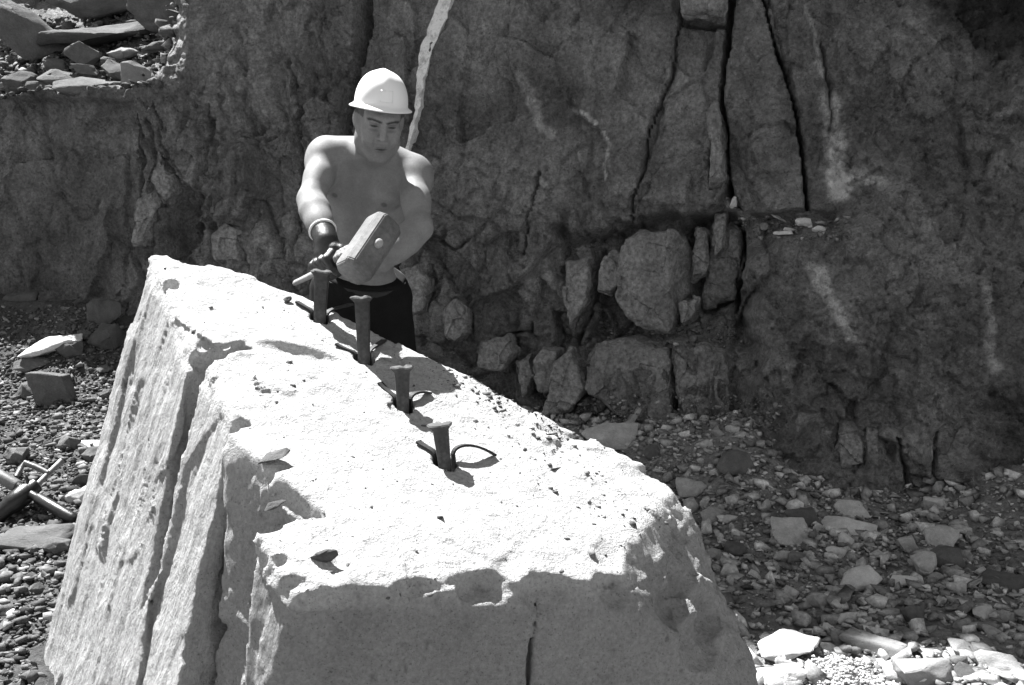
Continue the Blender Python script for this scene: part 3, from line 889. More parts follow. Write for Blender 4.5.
for i, (b, t) in enumerate(wpos):
    e1, e2, ax = basis(t - b)
    Lw = np.linalg.norm(t - b); rw = WEDGES[i][4] * 1.22
    r = np.random.default_rng(40 + i)
    prof = [(-0.11, 0.45, 0.95), (-0.02, 0.78, 1.0), (Lw * 0.35, 0.9, 1.0), (Lw * 0.7, 0.98, 1.0), (Lw - 0.016, 1.02, 1.04),
            (Lw - 0.009, 1.28, 1.25), (Lw - 0.003, 1.52, 1.42), (Lw + 0.001, 1.38, 1.3), (Lw + 0.003, 0.8, 0.8)]
    rings = []
    nseg = 18
    jit = r.normal(0, 1, nseg)
    for (h, a, c) in prof:
        ring = []
        for k in range(nseg):
            th = 2 * math.pi * k / nseg
            cx_, sx_ = math.cos(th), math.sin(th)
            sq = 1.0 / max(abs(cx_), abs(sx_)) ** 0.55
            j = 1 + (0.10 if h > Lw - 0.012 else 0.018) * jit[k]
            ring.append(b + ax * (h + (0.002 * jit[k] if h > Lw - 0.012 else 0)) + (e1 * cx_ * a + e2 * sx_ * c) * rw * 0.92 * sq * j)
        rings.append(ring)
    me = loft('steel_wedge', [[tuple(p - b) for p in rg] for rg in rings], smooth=True)
    me.set_sharp_from_angle(angle=rad(35))
    o = link('steel_wedge', me, M_RUST, label=wl_names[i], cat='wedge', group='wedges driven into the boulder')
    o.location = b
side_name = {-1: 'left', 1: 'right'}
w_desc = ['the wedge below the hammer', 'the tallest wedge', 'the third wedge from the worker', 'the lowest wedge']
for (wi, sd, tip, rise) in FEATH:
    b, t = wpos[wi]; e1, e2, ax = basis(t - b)
    tp = boulder_top(*tip)
    out = tp - b; out = out - ax * (out @ ax)
    span = np.linalg.norm(out); out /= span
    wdt = np.cross(ax, out)
    rs = 0.0275
    path = [b - ax * 0.10 + out * rs, b - ax * 0.03 + out * rs, b + ax * 0.006 + out * rs]
    tip3 = tp + np.array([0, 0, 0.006])
    p0 = path[-1]; p1 = p0 + ax * rise * 0.62 + out * 0.006; p2 = p0 + out * (span - rs) * 0.5 + ax * rise * 0.62; p3 = tip3
    for q_ in np.linspace(0.1, 1, 11):
        path.append((1 - q_) ** 3 * p0 + 3 * (1 - q_) ** 2 * q_ * p1 + 3 * (1 - q_) * q_ * q_ * p2 + q_ ** 3 * p3)
    rings = []
    for k, p in enumerate(path):
        tg = path[min(k + 1, len(path) - 1)] - path[max(k - 1, 0)]; tg /= np.linalg.norm(tg)
        nr = np.cross(wdt, tg)
        hw = 0.0085 * (1.0 if k < len(path) - 3 else 1.15); ht = 0.0032
        rings.append([tuple(p - b + wdt * hw * a + nr * ht * c) for a, c in ((-1, -1), (1, -1), (1, 1), (-1, 1))])
    me = loft('steel_shim', rings)
    o = link('steel_shim', me, M_FEATHER, label=f'bent black steel shim curling out {side_name[sd]} of {w_desc[wi]}', cat='shim', group='shims beside the wedges')
    o.location = b

# ------------------------------------------------------------------ signed-distance modelling for the figure
class SDF:
    def __init__(self, lo, hi, h):
        self.lo = np.asarray(lo, float); self.h = h
        self.n = np.ceil((np.asarray(hi) - self.lo) / h).astype(int)
        self.f = np.full(self.n, 0.5, np.float32)
    def _sub(self, lo, hi):
        a = np.clip(((lo - self.lo) / self.h).astype(int), 0, self.n - 1)
        b = np.clip(((hi - self.lo) / self.h).astype(int) + 2, 1, self.n)
        s = tuple(slice(i, j) for i, j in zip(a, b))
        ax = [self.lo[k] + np.arange(a[k], b[k]) * self.h for k in range(3)]
        g = np.meshgrid(*ax, indexing='ij')
        return s, np.stack(g, -1).astype(np.float32)
    def _put(self, s, d, k, cut):
        f = self.f[s]
        if cut:
            h = np.clip(k - np.abs(f + d), 0, None) / k
            self.f[s] = np.maximum(f, -d) + h * h * k * 0.25
        else:
            h = np.clip(k - np.abs(f - d), 0, None) / k
            self.f[s] = np.minimum(f, d) - h * h * k * 0.25
    def cap(self, a, b, ra, rb, k=0.02, cut=False, flat=None):
        a = np.asarray(a, float); b = np.asarray(b, float)
        m = max(ra, rb) + k + 0.02
        s, q = self._sub(np.minimum(a, b) - m, np.maximum(a, b) + m)
        e = b - a; t = np.clip(((q - a.astype(np.float32)) @ e.astype(np.float32)) / (e @ e), 0, 1)
        d = np.linalg.norm(q - a.astype(np.float32) - t[..., None] * e.astype(np.float32), axis=-1) - (ra + (rb - ra) * t)
        self._put(s, d, k, cut)
    def chain(self, pts, rs, k=0.02, cut=False):
        for i in range(len(pts) - 1): self.cap(pts[i], pts[i + 1], rs[i], rs[i + 1], k, cut)
    def ell(self, c, r, R=None, k=0.02, cut=False):
        c = np.asarray(c, float); r = np.asarray(r, float)
        m = max(r) + k + 0.02
        s, q = self._sub(c - m, c + m)
        q = q - c.astype(np.float32)
        if R is not None: q = q @ np.asarray(R, np.float32)
        L1 = np.sqrt(((q / r) ** 2).sum(-1)); L2 = np.sqrt(((q / r ** 2) ** 2).sum(-1)) + 1e-6
        self._put(s, (L1 * (L1 - 1) / L2).astype(np.float32), k, cut)
    def mesh(self):
        return surfnets(self.f, self.lo, self.h)
def unit(v): v = np.asarray(v, float); return v / np.linalg.norm(v)

# joints (photo pixel, distance)
NECK = P(371, 160, 3.70)
SHR = P(327, 156, 3.72); ELR = P(311, 200, 3.53); WRR = P(325, 237, 3.36)
SHL = P(413, 174, 3.70); ELL = P(419, 228, 3.47); WRL = P(381, 262, 3.35)
CHEST = P(367, 192, 3.77); BELLY = P(363, 240, 3.85); PELV = P(362, 285, 3.92)
# the hammer
HC = P(369, 248, 3.17)
HAX = unit((0.62, -0.50, 0.0)); HAX = unit(np.array([0.60, 0.48, 0.80]))       # head axis: right, away, up
GRIP_END = P(293, 284, 3.52)
HDL = unit(GRIP_END - HC)
HAX = unit(HAX - HDL * (HAX @ HDL))
LH = HC + HDL * 0.125        # bare left hand on the handle
RH = HC + HDL * 0.235        # gloved right hand

UPT = unit(NECK - PELV); SID = unit((SHL - SHR) - UPT * ((SHL - SHR) @ UPT)); FWT = np.cross(UPT, SID); FWT = FWT if FWT[1] < 0 else -FWT
TR = np.stack([SID, FWT, UPT], 1)
def tp_(c, s=0, fw=0, u=0): return c + SID * s + FWT * fw + UPT * u

gzf = float(ground_z(np.array([-0.52]), np.array([3.9]))[0])
FOOTR = np.array([PELV[0] - 0.17, PELV[1] - 0.06, gzf]); FOOTL = np.array([PELV[0] + 0.19, PELV[1] + 0.05, gzf])
for F_ in (FOOTR, FOOTL): F_[2] = float(ground_z(np.array([F_[0]]), np.array([F_[1]]))[0])

S = SDF((-1.02, 2.95, gzf - 0.06), (0.02, 4.25, 2.08), 0.0046)
# legs (inside the trousers) down to the ankles
HIPR = tp_(PELV, -0.09, 0, -0.05); HIPL = tp_(PELV, 0.09, 0, -0.05)
KNR = (HIPR + FOOTR) / 2 + np.array([-0.01, -0.06, 0.02]); KNL = (HIPL + FOOTL) / 2 + np.array([0.01, -0.06, 0.02])
for hp, kn, ft in ((HIPR, KNR, FOOTR), (HIPL, KNL, FOOTL)):
    S.cap(hp, kn, 0.078, 0.052, 0.03); S.cap(kn, ft + [0, 0, 0.09], 0.052, 0.036, 0.02)
    S.cap(ft + [0, 0, 0.06], ft + [0, -0.14, 0.03], 0.034, 0.024, 0.02)
# trunk
S.ell(PELV, (0.150, 0.105, 0.12), TR, 0.03)
S.ell(BELLY, (0.126, 0.092, 0.13), TR, 0.05)
S.ell(tp_(BELLY, 0, 0.0, 0.07), (0.128, 0.098, 0.12), TR, 0.05)
S.ell(CHEST, (0.158, 0.108, 0.135), TR, 0.05)
S.ell(tp_(CHEST, 0, 0.0, 0.06), (0.165, 0.098, 0.09), TR, 0.05)
for sd in (-1, 1):
    S.ell(tp_(CHEST, 0.074 * sd, 0.070, 0.040), (0.078, 0.046, 0.060), TR, 0.014)       # pectorals
    S.ell(tp_(CHEST, 0.115 * sd, -0.03, -0.01), (0.042, 0.07, 0.11), TR, 0.03)           # lats
    S.ell(tp_(BELLY, 0.085 * sd, 0.01, -0.03), (0.048, 0.07, 0.09), TR, 0.04)             # flanks
    for q_, uu in enumerate((0.085, 0.035, -0.02)):
        S.ell(tp_(BELLY, 0.034 * sd, 0.080 - 0.004 * q_, uu), (0.030, 0.020, 0.025), TR, 0.02)
S.cap(tp_(CHEST, 0, 0.125, 0.06), tp_(CHEST, 0, 0.115, -0.07), 0.010, 0.010, 0.03, cut=True)   # breastbone line
S.cap(tp_(BELLY, 0, 0.112, 0.10), tp_(BELLY, 0, 0.108, -0.06), 0.004, 0.004, 0.02, cut=True)
S.ell(tp_(BELLY, 0, 0.104, -0.035), (0.007, 0.012, 0.008), TR, 0.008, cut=True)                 # navel
# shoulders, collar bones, trapezius
for sh, sd in ((SHR, -1), (SHL, 1)):
    S.cap(NECK, sh, 0.060, 0.058, 0.05)
    S.cap(tp_(NECK, 0.02 * sd, 0.045, -0.015), sh + FWT * 0.045 + UPT * 0.03, 0.012, 0.012, 0.02)
    S.cap(tp_(NECK, 0.03 * sd, -0.02, 0.03), sh + UPT * 0.02, 0.04, 0.045, 0.05)
    S.cap(tp_(CHEST, 0.09 * sd, 0.03, 0.06), sh, 0.06, 0.055, 0.03)
# arms
def arm(sh, el, wr, hand, sd):
    d = unit(el - sh)
    e1_ = unit(np.cross(d, FWT)); RA = np.stack([e1_, np.cross(d, e1_), d], 1)
    S.ell(sh + d * 0.035 + SID * 0.008 * sd, (0.064, 0.062, 0.086), RA, 0.03)
    m = (sh + el) / 2
    S.chain([sh, m, el], [0.054, 0.050, 0.040], 0.014)
    S.ell(m + np.array([0, -0.018, 0.0]), (0.042, 0.042, 0.085), RA, 0.03)
    fd = unit(wr - el)
    S.chain([el, el + fd * 0.07, (el + wr) / 2 + fd * 0.03, wr], [0.041, 0.046, 0.039, 0.029], 0.04)
    S.cap(wr, hand, 0.028, 0.026, 0.02)
arm(SHR, ELR, WRR, WRR + unit(RH - WRR) * 0.03, -1)
arm(SHL, ELL, WRL, WRL + unit(LH - WRL) * 0.03, 1)
def fist(G, c, wrist, axd, k=0.010, fat=1.0, thick=1.0):
    """palm, four curled fingers and a thumb closed round a bar through c along axd"""
    axd = unit(axd)
    e1 = wrist - c; e1 = unit(e1 - axd * (e1 @ axd))
    e2 = np.cross(axd, e1)
    if e2[2] < 0: e2 = -e2                                   # fingers go over the top first
    rb = 0.019 + 0.009 * fat
    def pt(ang, al, r): return c + axd * al + (e1 * math.cos(ang) + e2 * math.sin(ang)) * r
    R_ = np.stack([axd, e2, e1], 1)
    pc = c + e1 * (0.036 * fat)
    G.ell(pc, (0.046 * fat, 0.027 * fat, 0.022 * fat), R_, 0.02)
    G.cap(wrist, pc, 0.027 * fat, 0.030 * fat, 0.025)
    for j, al in enumerate((-0.034, -0.0115, 0.0115, 0.033)):
        al *= fat
        r0 = (0.0100, 0.0108, 0.0106, 0.0092)[j] * fat * thick
        angs = [0.55, 1.25, 2.1, 2.95, 3.6 - 0.1 * j]
        p_ = [pt(a, al, rb + (0.010 if n == 1 else 0.004 if n == 0 else 0.0)) for n, a in enumerate(angs)]
        G.chain(p_, [r0 * 1.15, r0 * 1.12, r0, r0 * 0.95, r0 * 0.82], 0.0045)
    p_ = [pt(-0.35, -0.040 * fat, rb + 0.012), pt(-1.1, -0.052 * fat, rb + 0.004), pt(-1.9, -0.046 * fat, rb), pt(-2.6, -0.034 * fat, rb + 0.002)]
    G.chain(p_, [0.015 * fat, 0.013 * fat, 0.0115 * fat, 0.009 * fat], 0.006)
fist(S, LH, WRL, HDL)
fist(S, RH, WRR, HDL, fat=0.9)

# head
HEADC = P(379.5, 121, 3.55)
yaw, pit_, roll = rad(-14), rad(23), rad(5)
# local axes: x = image right, y = face forward, z = up
Rz = np.array([[math.cos(yaw), -math.sin(yaw), 0], [math.sin(yaw), math.cos(yaw), 0], [0, 0, 1]])
fw = np.array([math.sin(rad(15)), -math.cos(rad(15)), 0.0])
fw = unit(fw * math.cos(pit_) + np.array([0, 0, -1]) * math.sin(pit_))
xr = unit(np.cross(np.array([0, 0, 1.0]), fw)); xr = xr if xr[0] > 0 else -xr
uph = unit(np.cross(xr, fw)); uph = uph if uph[2] > 0 else -uph
xr, uph = unit(xr * math.cos(roll) - uph * math.sin(roll)), unit(uph * math.cos(roll) + xr * math.sin(roll))
HR = np.stack([xr, fw, uph], 1)
def hp_(x, y, z): return HEADC + HR @ np.array([x, y, z])
S.ell(hp_(0, -0.012, 0.045), (0.077, 0.098, 0.086), HR, 0.02)
S.ell(hp_(0, 0.026, -0.030), (0.064, 0.066, 0.090), HR, 0.03)
for s_ in (-1, 1):
    S.chain([hp_(0.058 * s_, -0.006, -0.035), hp_(0.053 * s_, 0.008, -0.075), hp_(0.020 * s_, 0.066, -0.108)], [0.020, 0.022, 0.018], 0.025)
    S.ell(hp_(0.046 * s_, 0.060, -0.014), (0.024, 0.022, 0.018), HR, 0.02)
    S.ell(hp_(0.034 * s_, 0.066, -0.048), (0.026, 0.022, 0.026), HR, 0.02)
S.ell(hp_(0, 0.076, -0.107), (0.023, 0.018, 0.017), HR, 0.02)
S.ell(hp_(0, 0.072, -0.068), (0.032, 0.024, 0.026), HR, 0.02)
S.chain([hp_(-0.048, 0.066, 0.030), hp_(-0.02, 0.086, 0.031), hp_(0.02, 0.086, 0.031), hp_(0.048, 0.066, 0.030)], [0.010, 0.0135, 0.0135, 0.010], 0.018)
for s_ in (-1, 1):
    S.ell(hp_(0.031 * s_, 0.099, 0.010), (0.020, 0.018, 0.0125), HR, 0.012, cut=True)
    S.ell(hp_(0.031 * s_, 0.0745, 0.010), (0.0165, 0.0145, 0.0125), HR, 0.004)
    S.chain([hp_(0.046 * s_, 0.076, 0.012), hp_(0.031 * s_, 0.088, 0.0175), hp_(0.017 * s_, 0.083, 0.011)], [0.004, 0.005, 0.004], 0.005)
S.chain([hp_(0, 0.086, 0.026), hp_(0, 0.100, 0.000), hp_(0, 0.113, -0.024)], [0.0085, 0.0095, 0.0125], 0.012)
for s_ in (-1, 1):
    S.ell(hp_(0.0135 * s_, 0.098, -0.029), (0.009, 0.011, 0.008), HR, 0.006)
    S.ell(hp_(0.007 * s_, 0.108, -0.038), (0.004, 0.006, 0.004), HR, 0.003, cut=True)
S.chain([hp_(-0.024, 0.083, -0.066), hp_(-0.008, 0.096, -0.0605), hp_(0.008, 0.096, -0.0605), hp_(0.024, 0.083, -0.066)], [0.004, 0.0065, 0.0065, 0.004], 0.006)
S.chain([hp_(-0.022, 0.082, -0.073), hp_(0, 0.094, -0.078), hp_(0.022, 0.082, -0.073)], [0.005, 0.0085, 0.005], 0.006)
S.chain([hp_(-0.021, 0.093, -0.0685), hp_(0, 0.104, -0.0695), hp_(0.021, 0.093, -0.0685)], [0.0022, 0.0042, 0.0022], 0.003, cut=True)
S.cap(hp_(0, 0.098, -0.089), hp_(0, 0.098, -0.0885), 0.006, 0.006, 0.014, cut=True)
for s_ in (-1, 1):
    Re = HR @ np.array([[math.cos(0.35 * s_), -math.sin(0.35 * s_), 0], [math.sin(0.35 * s_), math.cos(0.35 * s_), 0], [0, 0, 1]])
    S.ell(hp_(0.080 * s_, -0.012, 0.000), (0.009, 0.020, 0.034), Re, 0.008)
    S.ell(hp_(0.089 * s_, -0.006, 0.004), (0.005, 0.010, 0.019), Re, 0.006, cut=True)
S.chain([hp_(0, -0.035, -0.035), hp_(0, -0.022, -0.095), NECK + UPT * 0.01], [0.062, 0.060, 0.070], 0.03)
for s_ in (-1, 1):
    S.cap(hp_(0.055 * s_, -0.015, -0.06), tp_(NECK, 0.018 * s_, 0.055, -0.01), 0.014, 0.011, 0.02)
bvv, bff = S.mesh()
# light smoothing
def relax(v, fc, it, lam=0.5):
    e = np.concatenate([fc[:, [0, 1]], fc[:, [1, 2]], fc[:, [2, 3]], fc[:, [3, 0]]])
    e = np.concatenate([e, e[:, ::-1]])
    cnt = np.bincount(e[:, 0], minlength=len(v)).astype(float)
    for _ in range(it):
        a = np.stack([np.bincount(e[:, 0], weights=v[e[:, 1], k], minlength=len(v)) for k in range(3)], 1) / np.maximum(cnt, 1)[:, None]
        v = v + lam * (a - v)
    return v
bvv = relax(bvv, bff, 2)
p_me = mesh_np('person', bvv, bff)
# colour of the skin: brows, eyes, lips, nipples, stubble and cropped hair, plus shade painted into eye sockets and cheek folds
loc = (bvv - HEADC) @ HR
tn = np.ones(len(bvv))
def spot(c, r, mult, soft=0.4):
    global tn
    d = np.sqrt((((loc - np.array(c)) / np.array(r)) ** 2).sum(1))
    tn = np.where(d < 1 + soft, tn * (1 + (mult - 1) * (1 - sstep(1 - soft, 1 + soft, d))), tn)
for s_ in (-1, 1):
    for q_ in np.linspace(0, 1, 6):
        spot((s_ * (0.013 + 0.036 * q_), 0.094 - 0.022 * q_ ** 2, 0.0275 + 0.005 * math.sin(q_ * 3) + (0.0 if s_ < 0 else -0.001)), (0.0075, 0.02, 0.0048), 0.28)
    spot((0.031 * s_, 0.088, 0.0085), (0.0135, 0.014, 0.0040), 0.16)
    spot((0.031 * s_, 0.09, -0.006), (0.016, 0.02, 0.005), 0.68)
    spot((0.030 * s_, 0.085, 0.018), (0.018, 0.02, 0.005), 0.72)
    spot((0.027 * s_, 0.088, -0.045), (0.004, 0.02, 0.016), 0.82)
    spot((0.009 * s_, 0.108, -0.038), (0.005, 0.012, 0.004), 0.45)
spot((0, 0.095, -0.062), (0.021, 0.02, 0.0045), 0.72)
spot((0, 0.095, -0.0765), (0.018, 0.02, 0.005), 0.75)
spot((0, 0.09, -0.0692), (0.020, 0.025, 0.0030), 0.12)
hair = (loc[:, 2] > 0.02) & (np.abs(loc[:, 0]) > 0.055) & (loc[:, 1] < 0.045) | ((loc[:, 1] < -0.05) & (loc[:, 2] > -0.045))
hair &= (np.abs(loc) < 0.15).all(1)
tn = np.where(hair, tn * 0.35, tn)
beard = (np.abs(loc) < 0.13).all(1) & (loc[:, 2] < -0.05) & (loc[:, 1] > -0.02)
tn = np.where(beard, tn * 0.86, tn)
tn *= 1 + 0.16 * fbm(bvv, 9, 4, 0.6, off=301)
centre = np.abs((bvv - CHEST) @ SID)
chest_hair = (centre < 0.07) & ((bvv - CHEST) @ FWT > 0.04) & (bvv[:, 2] > BELLY[2] - 0.1) & (bvv[:, 2] < NECK[2])
tn = np.where(chest_hair, tn * (0.86 + 0.14 * sstep(0.02, 0.07, centre)), tn)
tl_ = (bvv - CHEST) @ TR
for s_ in (-1, 1):
    d = np.hypot(tl_[:, 0] - 0.092 * s_, tl_[:, 2] - 0.015); m = (d < 0.02) & (tl_[:, 1] > 0.03)
    tn = np.where(m, tn * (0.55 + 0.45 * sstep(0.008, 0.014, d)), tn)
set_tone(p_me, tn)
proot = np.array([PELV[0], PELV[1], gzf])
person = link('person', p_me, M_SKIN, label='shirtless person in white hard hat and dark trousers swinging a sledgehammer', cat='person')

# hard hat
def hat_mesh():
    rings = []
    nA = 56
    prof = [(0.00, 1.0, 'd'), ]
    verts = []; faces = []
    lev = [(math.sin(t) , math.cos(t)) for t in np.linspace(math.pi / 2, 0.04, 20)]      # (radius, height) from the rim of the dome up
    def ringpt(th, rr_, hh, brim=0.0):
        c, s = math.cos(th), math.sin(th)
        ax_, ay_ = 0.092, 0.113
        pk = max(0.0, s) ** 3
        x = c * (ax_ * rr_ + brim); y = s * (ay_ * rr_ + brim * (1 + 0.9 * pk))
        return x, y - 0.004, hh
    def ridge(th, x, z):            # moulded ridge running front to back
        return 0.006 * math.exp(-(x / 0.017) ** 2)
    allr = []
    inner = [ringpt(2 * math.pi * k / nA, 0.955, 0.0) for k in range(nA)]
    allr.append([(x, y, 0.004) for x, y, z in inner])
    allr.append([(x, y, -0.003) for x, y, z in inner])
    def brimr(b, z): 
        o_ = []
        for k in range(nA):
            th = 2 * math.pi * k / nA
            x, y, _ = ringpt(th, 1.0, 0, b)
            pk = max(0.0, math.sin(th)) ** 3
            o_.append((x, y, z - 0.003 * pk * (b / 0.014)))
        return o_
    allr.append(brimr(0.008, -0.006)); allr.append(brimr(0.0155, -0.0085)); allr.append(brimr(0.0168, -0.006)); allr.append(brimr(0.0155, -0.0035))
    allr.append(brimr(0.006, 0.002)); allr.append(brimr(0.001, 0.006))
    for (rr_, hh) in lev:
        ring = []
        r2 = rr_ ** 0.82
        for k in range(nA):
            th = 2 * math.pi * k / nA
            x, y, _ = ringpt(th, r2, 0)
            z = 0.010 + 0.112 * hh
            z += ridge(th, x, z) * min(1, hh * 2)
            ring.append((x, y, z))
        allr.append(ring)
    allr2 = [[tuple(p) for p in r] for r in allr]
    me = loft('hard_hat', allr2, smooth=True, cap=False)
    bm = bmesh.new(); bm.from_mesh(me)
    bmesh.ops.holes_fill(bm, edges=[e for e in bm.edges if e.is_boundary and sum(v.co.z for v in e.verts) > 0.1], sides=100)
    bm.to_mesh(me); bm.free()
    me.polygons.foreach_set('use_smooth', np.ones(len(me.polygons), bool))
    return me
hat = link('hard_hat', hat_mesh(), M_HAT, parent=person)
Mh = Matrix([list(HR[0]) + [0], list(HR[1]) + [0], list(HR[2]) + [0], [0, 0, 0, 1]])
tilt = Matrix.Rotation(rad(14), 4, 'X')
hat.matrix_local = Matrix.Translation(Vector(hp_(0, -0.006, 0.050))) @ Mh @ tilt
hat['label'] = 'white plastic hard hat with short brim and moulded ridge'
# small badge panel moulded on the front of the shell
bm = bmesh.new()
rows = []
for a in range(7):
    z = 0.020 + 0.040 * a / 6
    hh = min(1, (z - 0.010) / 0.112); r2 = math.sqrt(1 - hh * hh) ** 0.82
    row = []
    for b in range(7):
        x = -0.021 + 0.042 * b / 6
        y = 0.113 * r2 * math.sqrt(max(0, 1 - (x / (0.092 * r2)) ** 2)) - 0.004
        row.append((x, y, z))
    rows.append(row)
vo = [[bm.verts.new((x, y + 0.0016, z)) for x, y, z in r] for r in rows]
vi = [[bm.verts.new((x, y - 0.004, z)) for x, y, z in r] for r in rows]
for a in range(6):
    for b in range(6):
        bm.faces.new((vo[a][b], vo[a][b + 1], vo[a + 1][b + 1], vo[a + 1][b]))
for lst in ([(0, k) for k in range(7)], [(k, 6) for k in range(7)], [(6, 6 - k) for k in range(7)], [(6 - k, 0) for k in range(7)]):
    for p_, q_ in zip(lst[:-1], lst[1:]):
        bm.faces.new((vo[p_[0]][p_[1]], vi[p_[0]][p_[1]], vi[q_[0]][q_[1]], vo[q_[0]][q_[1]]))
bmesh.ops.recalc_face_normals(bm, faces=bm.faces)
link('badge_panel', from_bm('badge_panel', bm, True), M_HAT, parent=hat)

# trousers
T = SDF((-1.02, 3.3, gzf - 0.05), (0.10, 4.35, 1.42), 0.0065)
WAIST = tp_(PELV, 0, 0.0, 0.055)
T.ell(PELV, (0.172, 0.128, 0.125), TR, 0.03)
T.ell(tp_(PELV, 0, -0.01, -0.05), (0.175, 0.135, 0.11), TR, 0.03)
for hp, kn, ft in ((HIPR, KNR, FOOTR), (HIPL, KNL, FOOTL)):
    T.chain([hp, kn, ft + np.array([0, 0.01, 0.12])], [0.104, 0.080, 0.072], 0.03)
    T.cap(ft + np.array([0, 0.01, 0.12]), ft + np.array([0, 0.0, 0.07]), 0.072, 0.078, 0.02)
# cut clean at waist
s_, q_ = T._sub(np.array([-1.02, 3.3, 1.0]), np.array([0.1, 4.35, 1.42]))
T.f[s_] = np.maximum(T.f[s_], ((q_ - WAIST.astype(np.float32)) @ UPT.astype(np.float32)))
tv, tf = T.mesh()
tv = relax(tv, tf, 2)
fold = 0.012 * ridged(tv * [1, 1, 0.6], 7, 3, 0.5, off=8)
ctr_ = tv - np.array([PELV[0], PELV[1], 0]); nrm = ctr_ * [1, 1, 0]; nrm /= np.linalg.norm(nrm, axis=1, keepdims=True) + 1e-6
tv = tv + nrm * fold[:, None]
link('trousers', mesh_np('trousers', tv, tf), M_CLOTH, parent=person)
# belt
rings = []
for k in range(48):
    th = 2 * math.pi * k / 48
    rx, ry = 0.166, 0.124
    cth, sth = math.cos(th), math.sin(th)
    def bp(r, z): return tuple(tp_(WAIST, cth * (rx + r), sth * (ry + r), z))
    rings.append([bp(-0.012, -0.045), bp(0.004, -0.045), bp(0.004, -0.008), bp(-0.012, -0.008)])
rings.append(rings[0])
bel = link('belt', loft('belt', rings, cap=False), M_BELT, parent=person)
# boots
for ft in (FOOTR, FOOTL):
    G = SDF(ft - np.array([0.12, 0.25, 0.06]), ft + np.array([0.12, 0.14, 0.22]), 0.006)
    G.chain([ft + [0, 0.01, 0.17], ft + [0, 0.0, 0.06]], [0.052, 0.050], 0.02)
    G.cap(ft + [0, 0.01, 0.045], ft + [0, -0.15, 0.035], 0.046, 0.044, 0.03)
    G.cap(ft + [0, 0.02, 0.012], ft + [0, -0.16, 0.012], 0.045, 0.047, 0.01)
    s_, q_ = G._sub(G.lo, G.lo + G.n * G.h)
    G.f[s_] = np.maximum(G.f[s_], (ft[2] - 0.012) - q_[..., 2])
    v_, f_ = G.mesh()
    link('boot', mesh_np('boot', v_, f_), M_BOOT, parent=person)
# glove on the right hand, with a pale rolled cuff
G = SDF(np.minimum(RH, WRR) - 0.14, np.maximum(RH, WRR) + 0.14, 0.0034)
fist(G, RH, WRR + unit(RH - WRR) * 0.01, HDL, fat=1.36, thick=1.16)
gd = unit(WRR - ELR)
G.cap(WRR - gd * 0.03, WRR + gd * 0.02, 0.043, 0.036, 0.015)
s_, q_ = G._sub(G.lo, G.lo + G.n * G.h)
G.f[s_] = np.maximum(G.f[s_], -((q_ - (WRR - gd * 0.035).astype(np.float32)) @ gd.astype(np.float32)))
v_, f_ = G.mesh()
glove = link('glove', mesh_np('glove', relax(v_, f_, 1), f_), M_GLOVE, parent=person)
glove['label'] = 'black leather glove on the hand gripping the hammer'
e1, e2, ax = basis(gd)
rings = []
for k in range(28):
    th = 2 * math.pi * k / 28
    c = WRR - gd * 0.036
    o_ = e1 * math.cos(th) + e2 * math.sin(th)
    rings.append([tuple(c + o_ * (0.042 + 0.006 * math.cos(a)) + gd * 0.006 * math.sin(a)) for a in np.linspace(0, 2 * math.pi, 9)[:-1]])
rings.append(rings[0])
link('cuff', loft('cuff', rings, True, cap=False), M_CUFF, parent=glove)

# ------------------------------------------------------------------ sledgehammer
ham = empty('sledgehammer', tuple(HC), 'sledgehammer with long steel head held in both hands over the wedges', 'sledgehammer')
Yh = HDL; Zh = HAX; Xh = np.cross(Yh, Zh)
MH = Matrix([[Xh[0], Yh[0], Zh[0], 0], [Xh[1], Yh[1], Zh[1], 0], [Xh[2], Yh[2], Zh[2], 0], [0, 0, 0, 1]])
bm = bmesh.new()
def oct_ring(z, a, ch):
    return [(x * a, y * a, z) for x, y in ((1, ch), (ch, 1), (-ch, 1), (-1, ch), (-1, -ch), (-ch, -1), (ch, -1), (1, -ch))]
hl = 0.116; ha = 0.052
hr_ = [oct_ring(z, a, c) for z, a, c in ((-hl, ha * 0.80, .5), (-hl + 0.006, ha * 0.95, .55), (-hl + 0.016, ha, .66), (-0.055, ha, .66), (-0.040, ha, .66),
                                          (0.040, ha, .66), (0.055, ha, .66), (hl - 0.016, ha, .66), (hl - 0.006, ha * 0.95, .55), (hl, ha * 0.80, .5))]
me = loft('hammer_head', hr_)
bm = bmesh.new(); bm.from_mesh(me); bmesh.ops.bevel(bm, geom=list(bm.edges), offset=0.003, segments=2, affect='EDGES', clamp_overlap=True); bm.to_mesh(me); bm.free()
hh_ = link('hammer_head', me, M_STEEL, parent=ham); hh_.matrix_local = MH
# handle through the eye: its wedged end shows on the near side
rings = []
for (y, rx_, rz_) in ((-0.064, 0.011, 0.014), (-0.060, 0.0135, 0.0165), (0.05, 0.0135, 0.0165), (0.16, 0.0135, 0.0165), (0.30, 0.012, 0.015), (0.44, 0.0095, 0.012), (0.478, 0.0095, 0.012), (0.485, 0.007, 0.009)):
    rings.append([(rx_ * math.cos(a), y, rz_ * math.sin(a)) for a in np.linspace(0, 2 * math.pi, 17)[:-1]])
hd_ = link('handle', loft('handle', rings, True), M_WOOD, parent=ham); hd_.matrix_local = MH

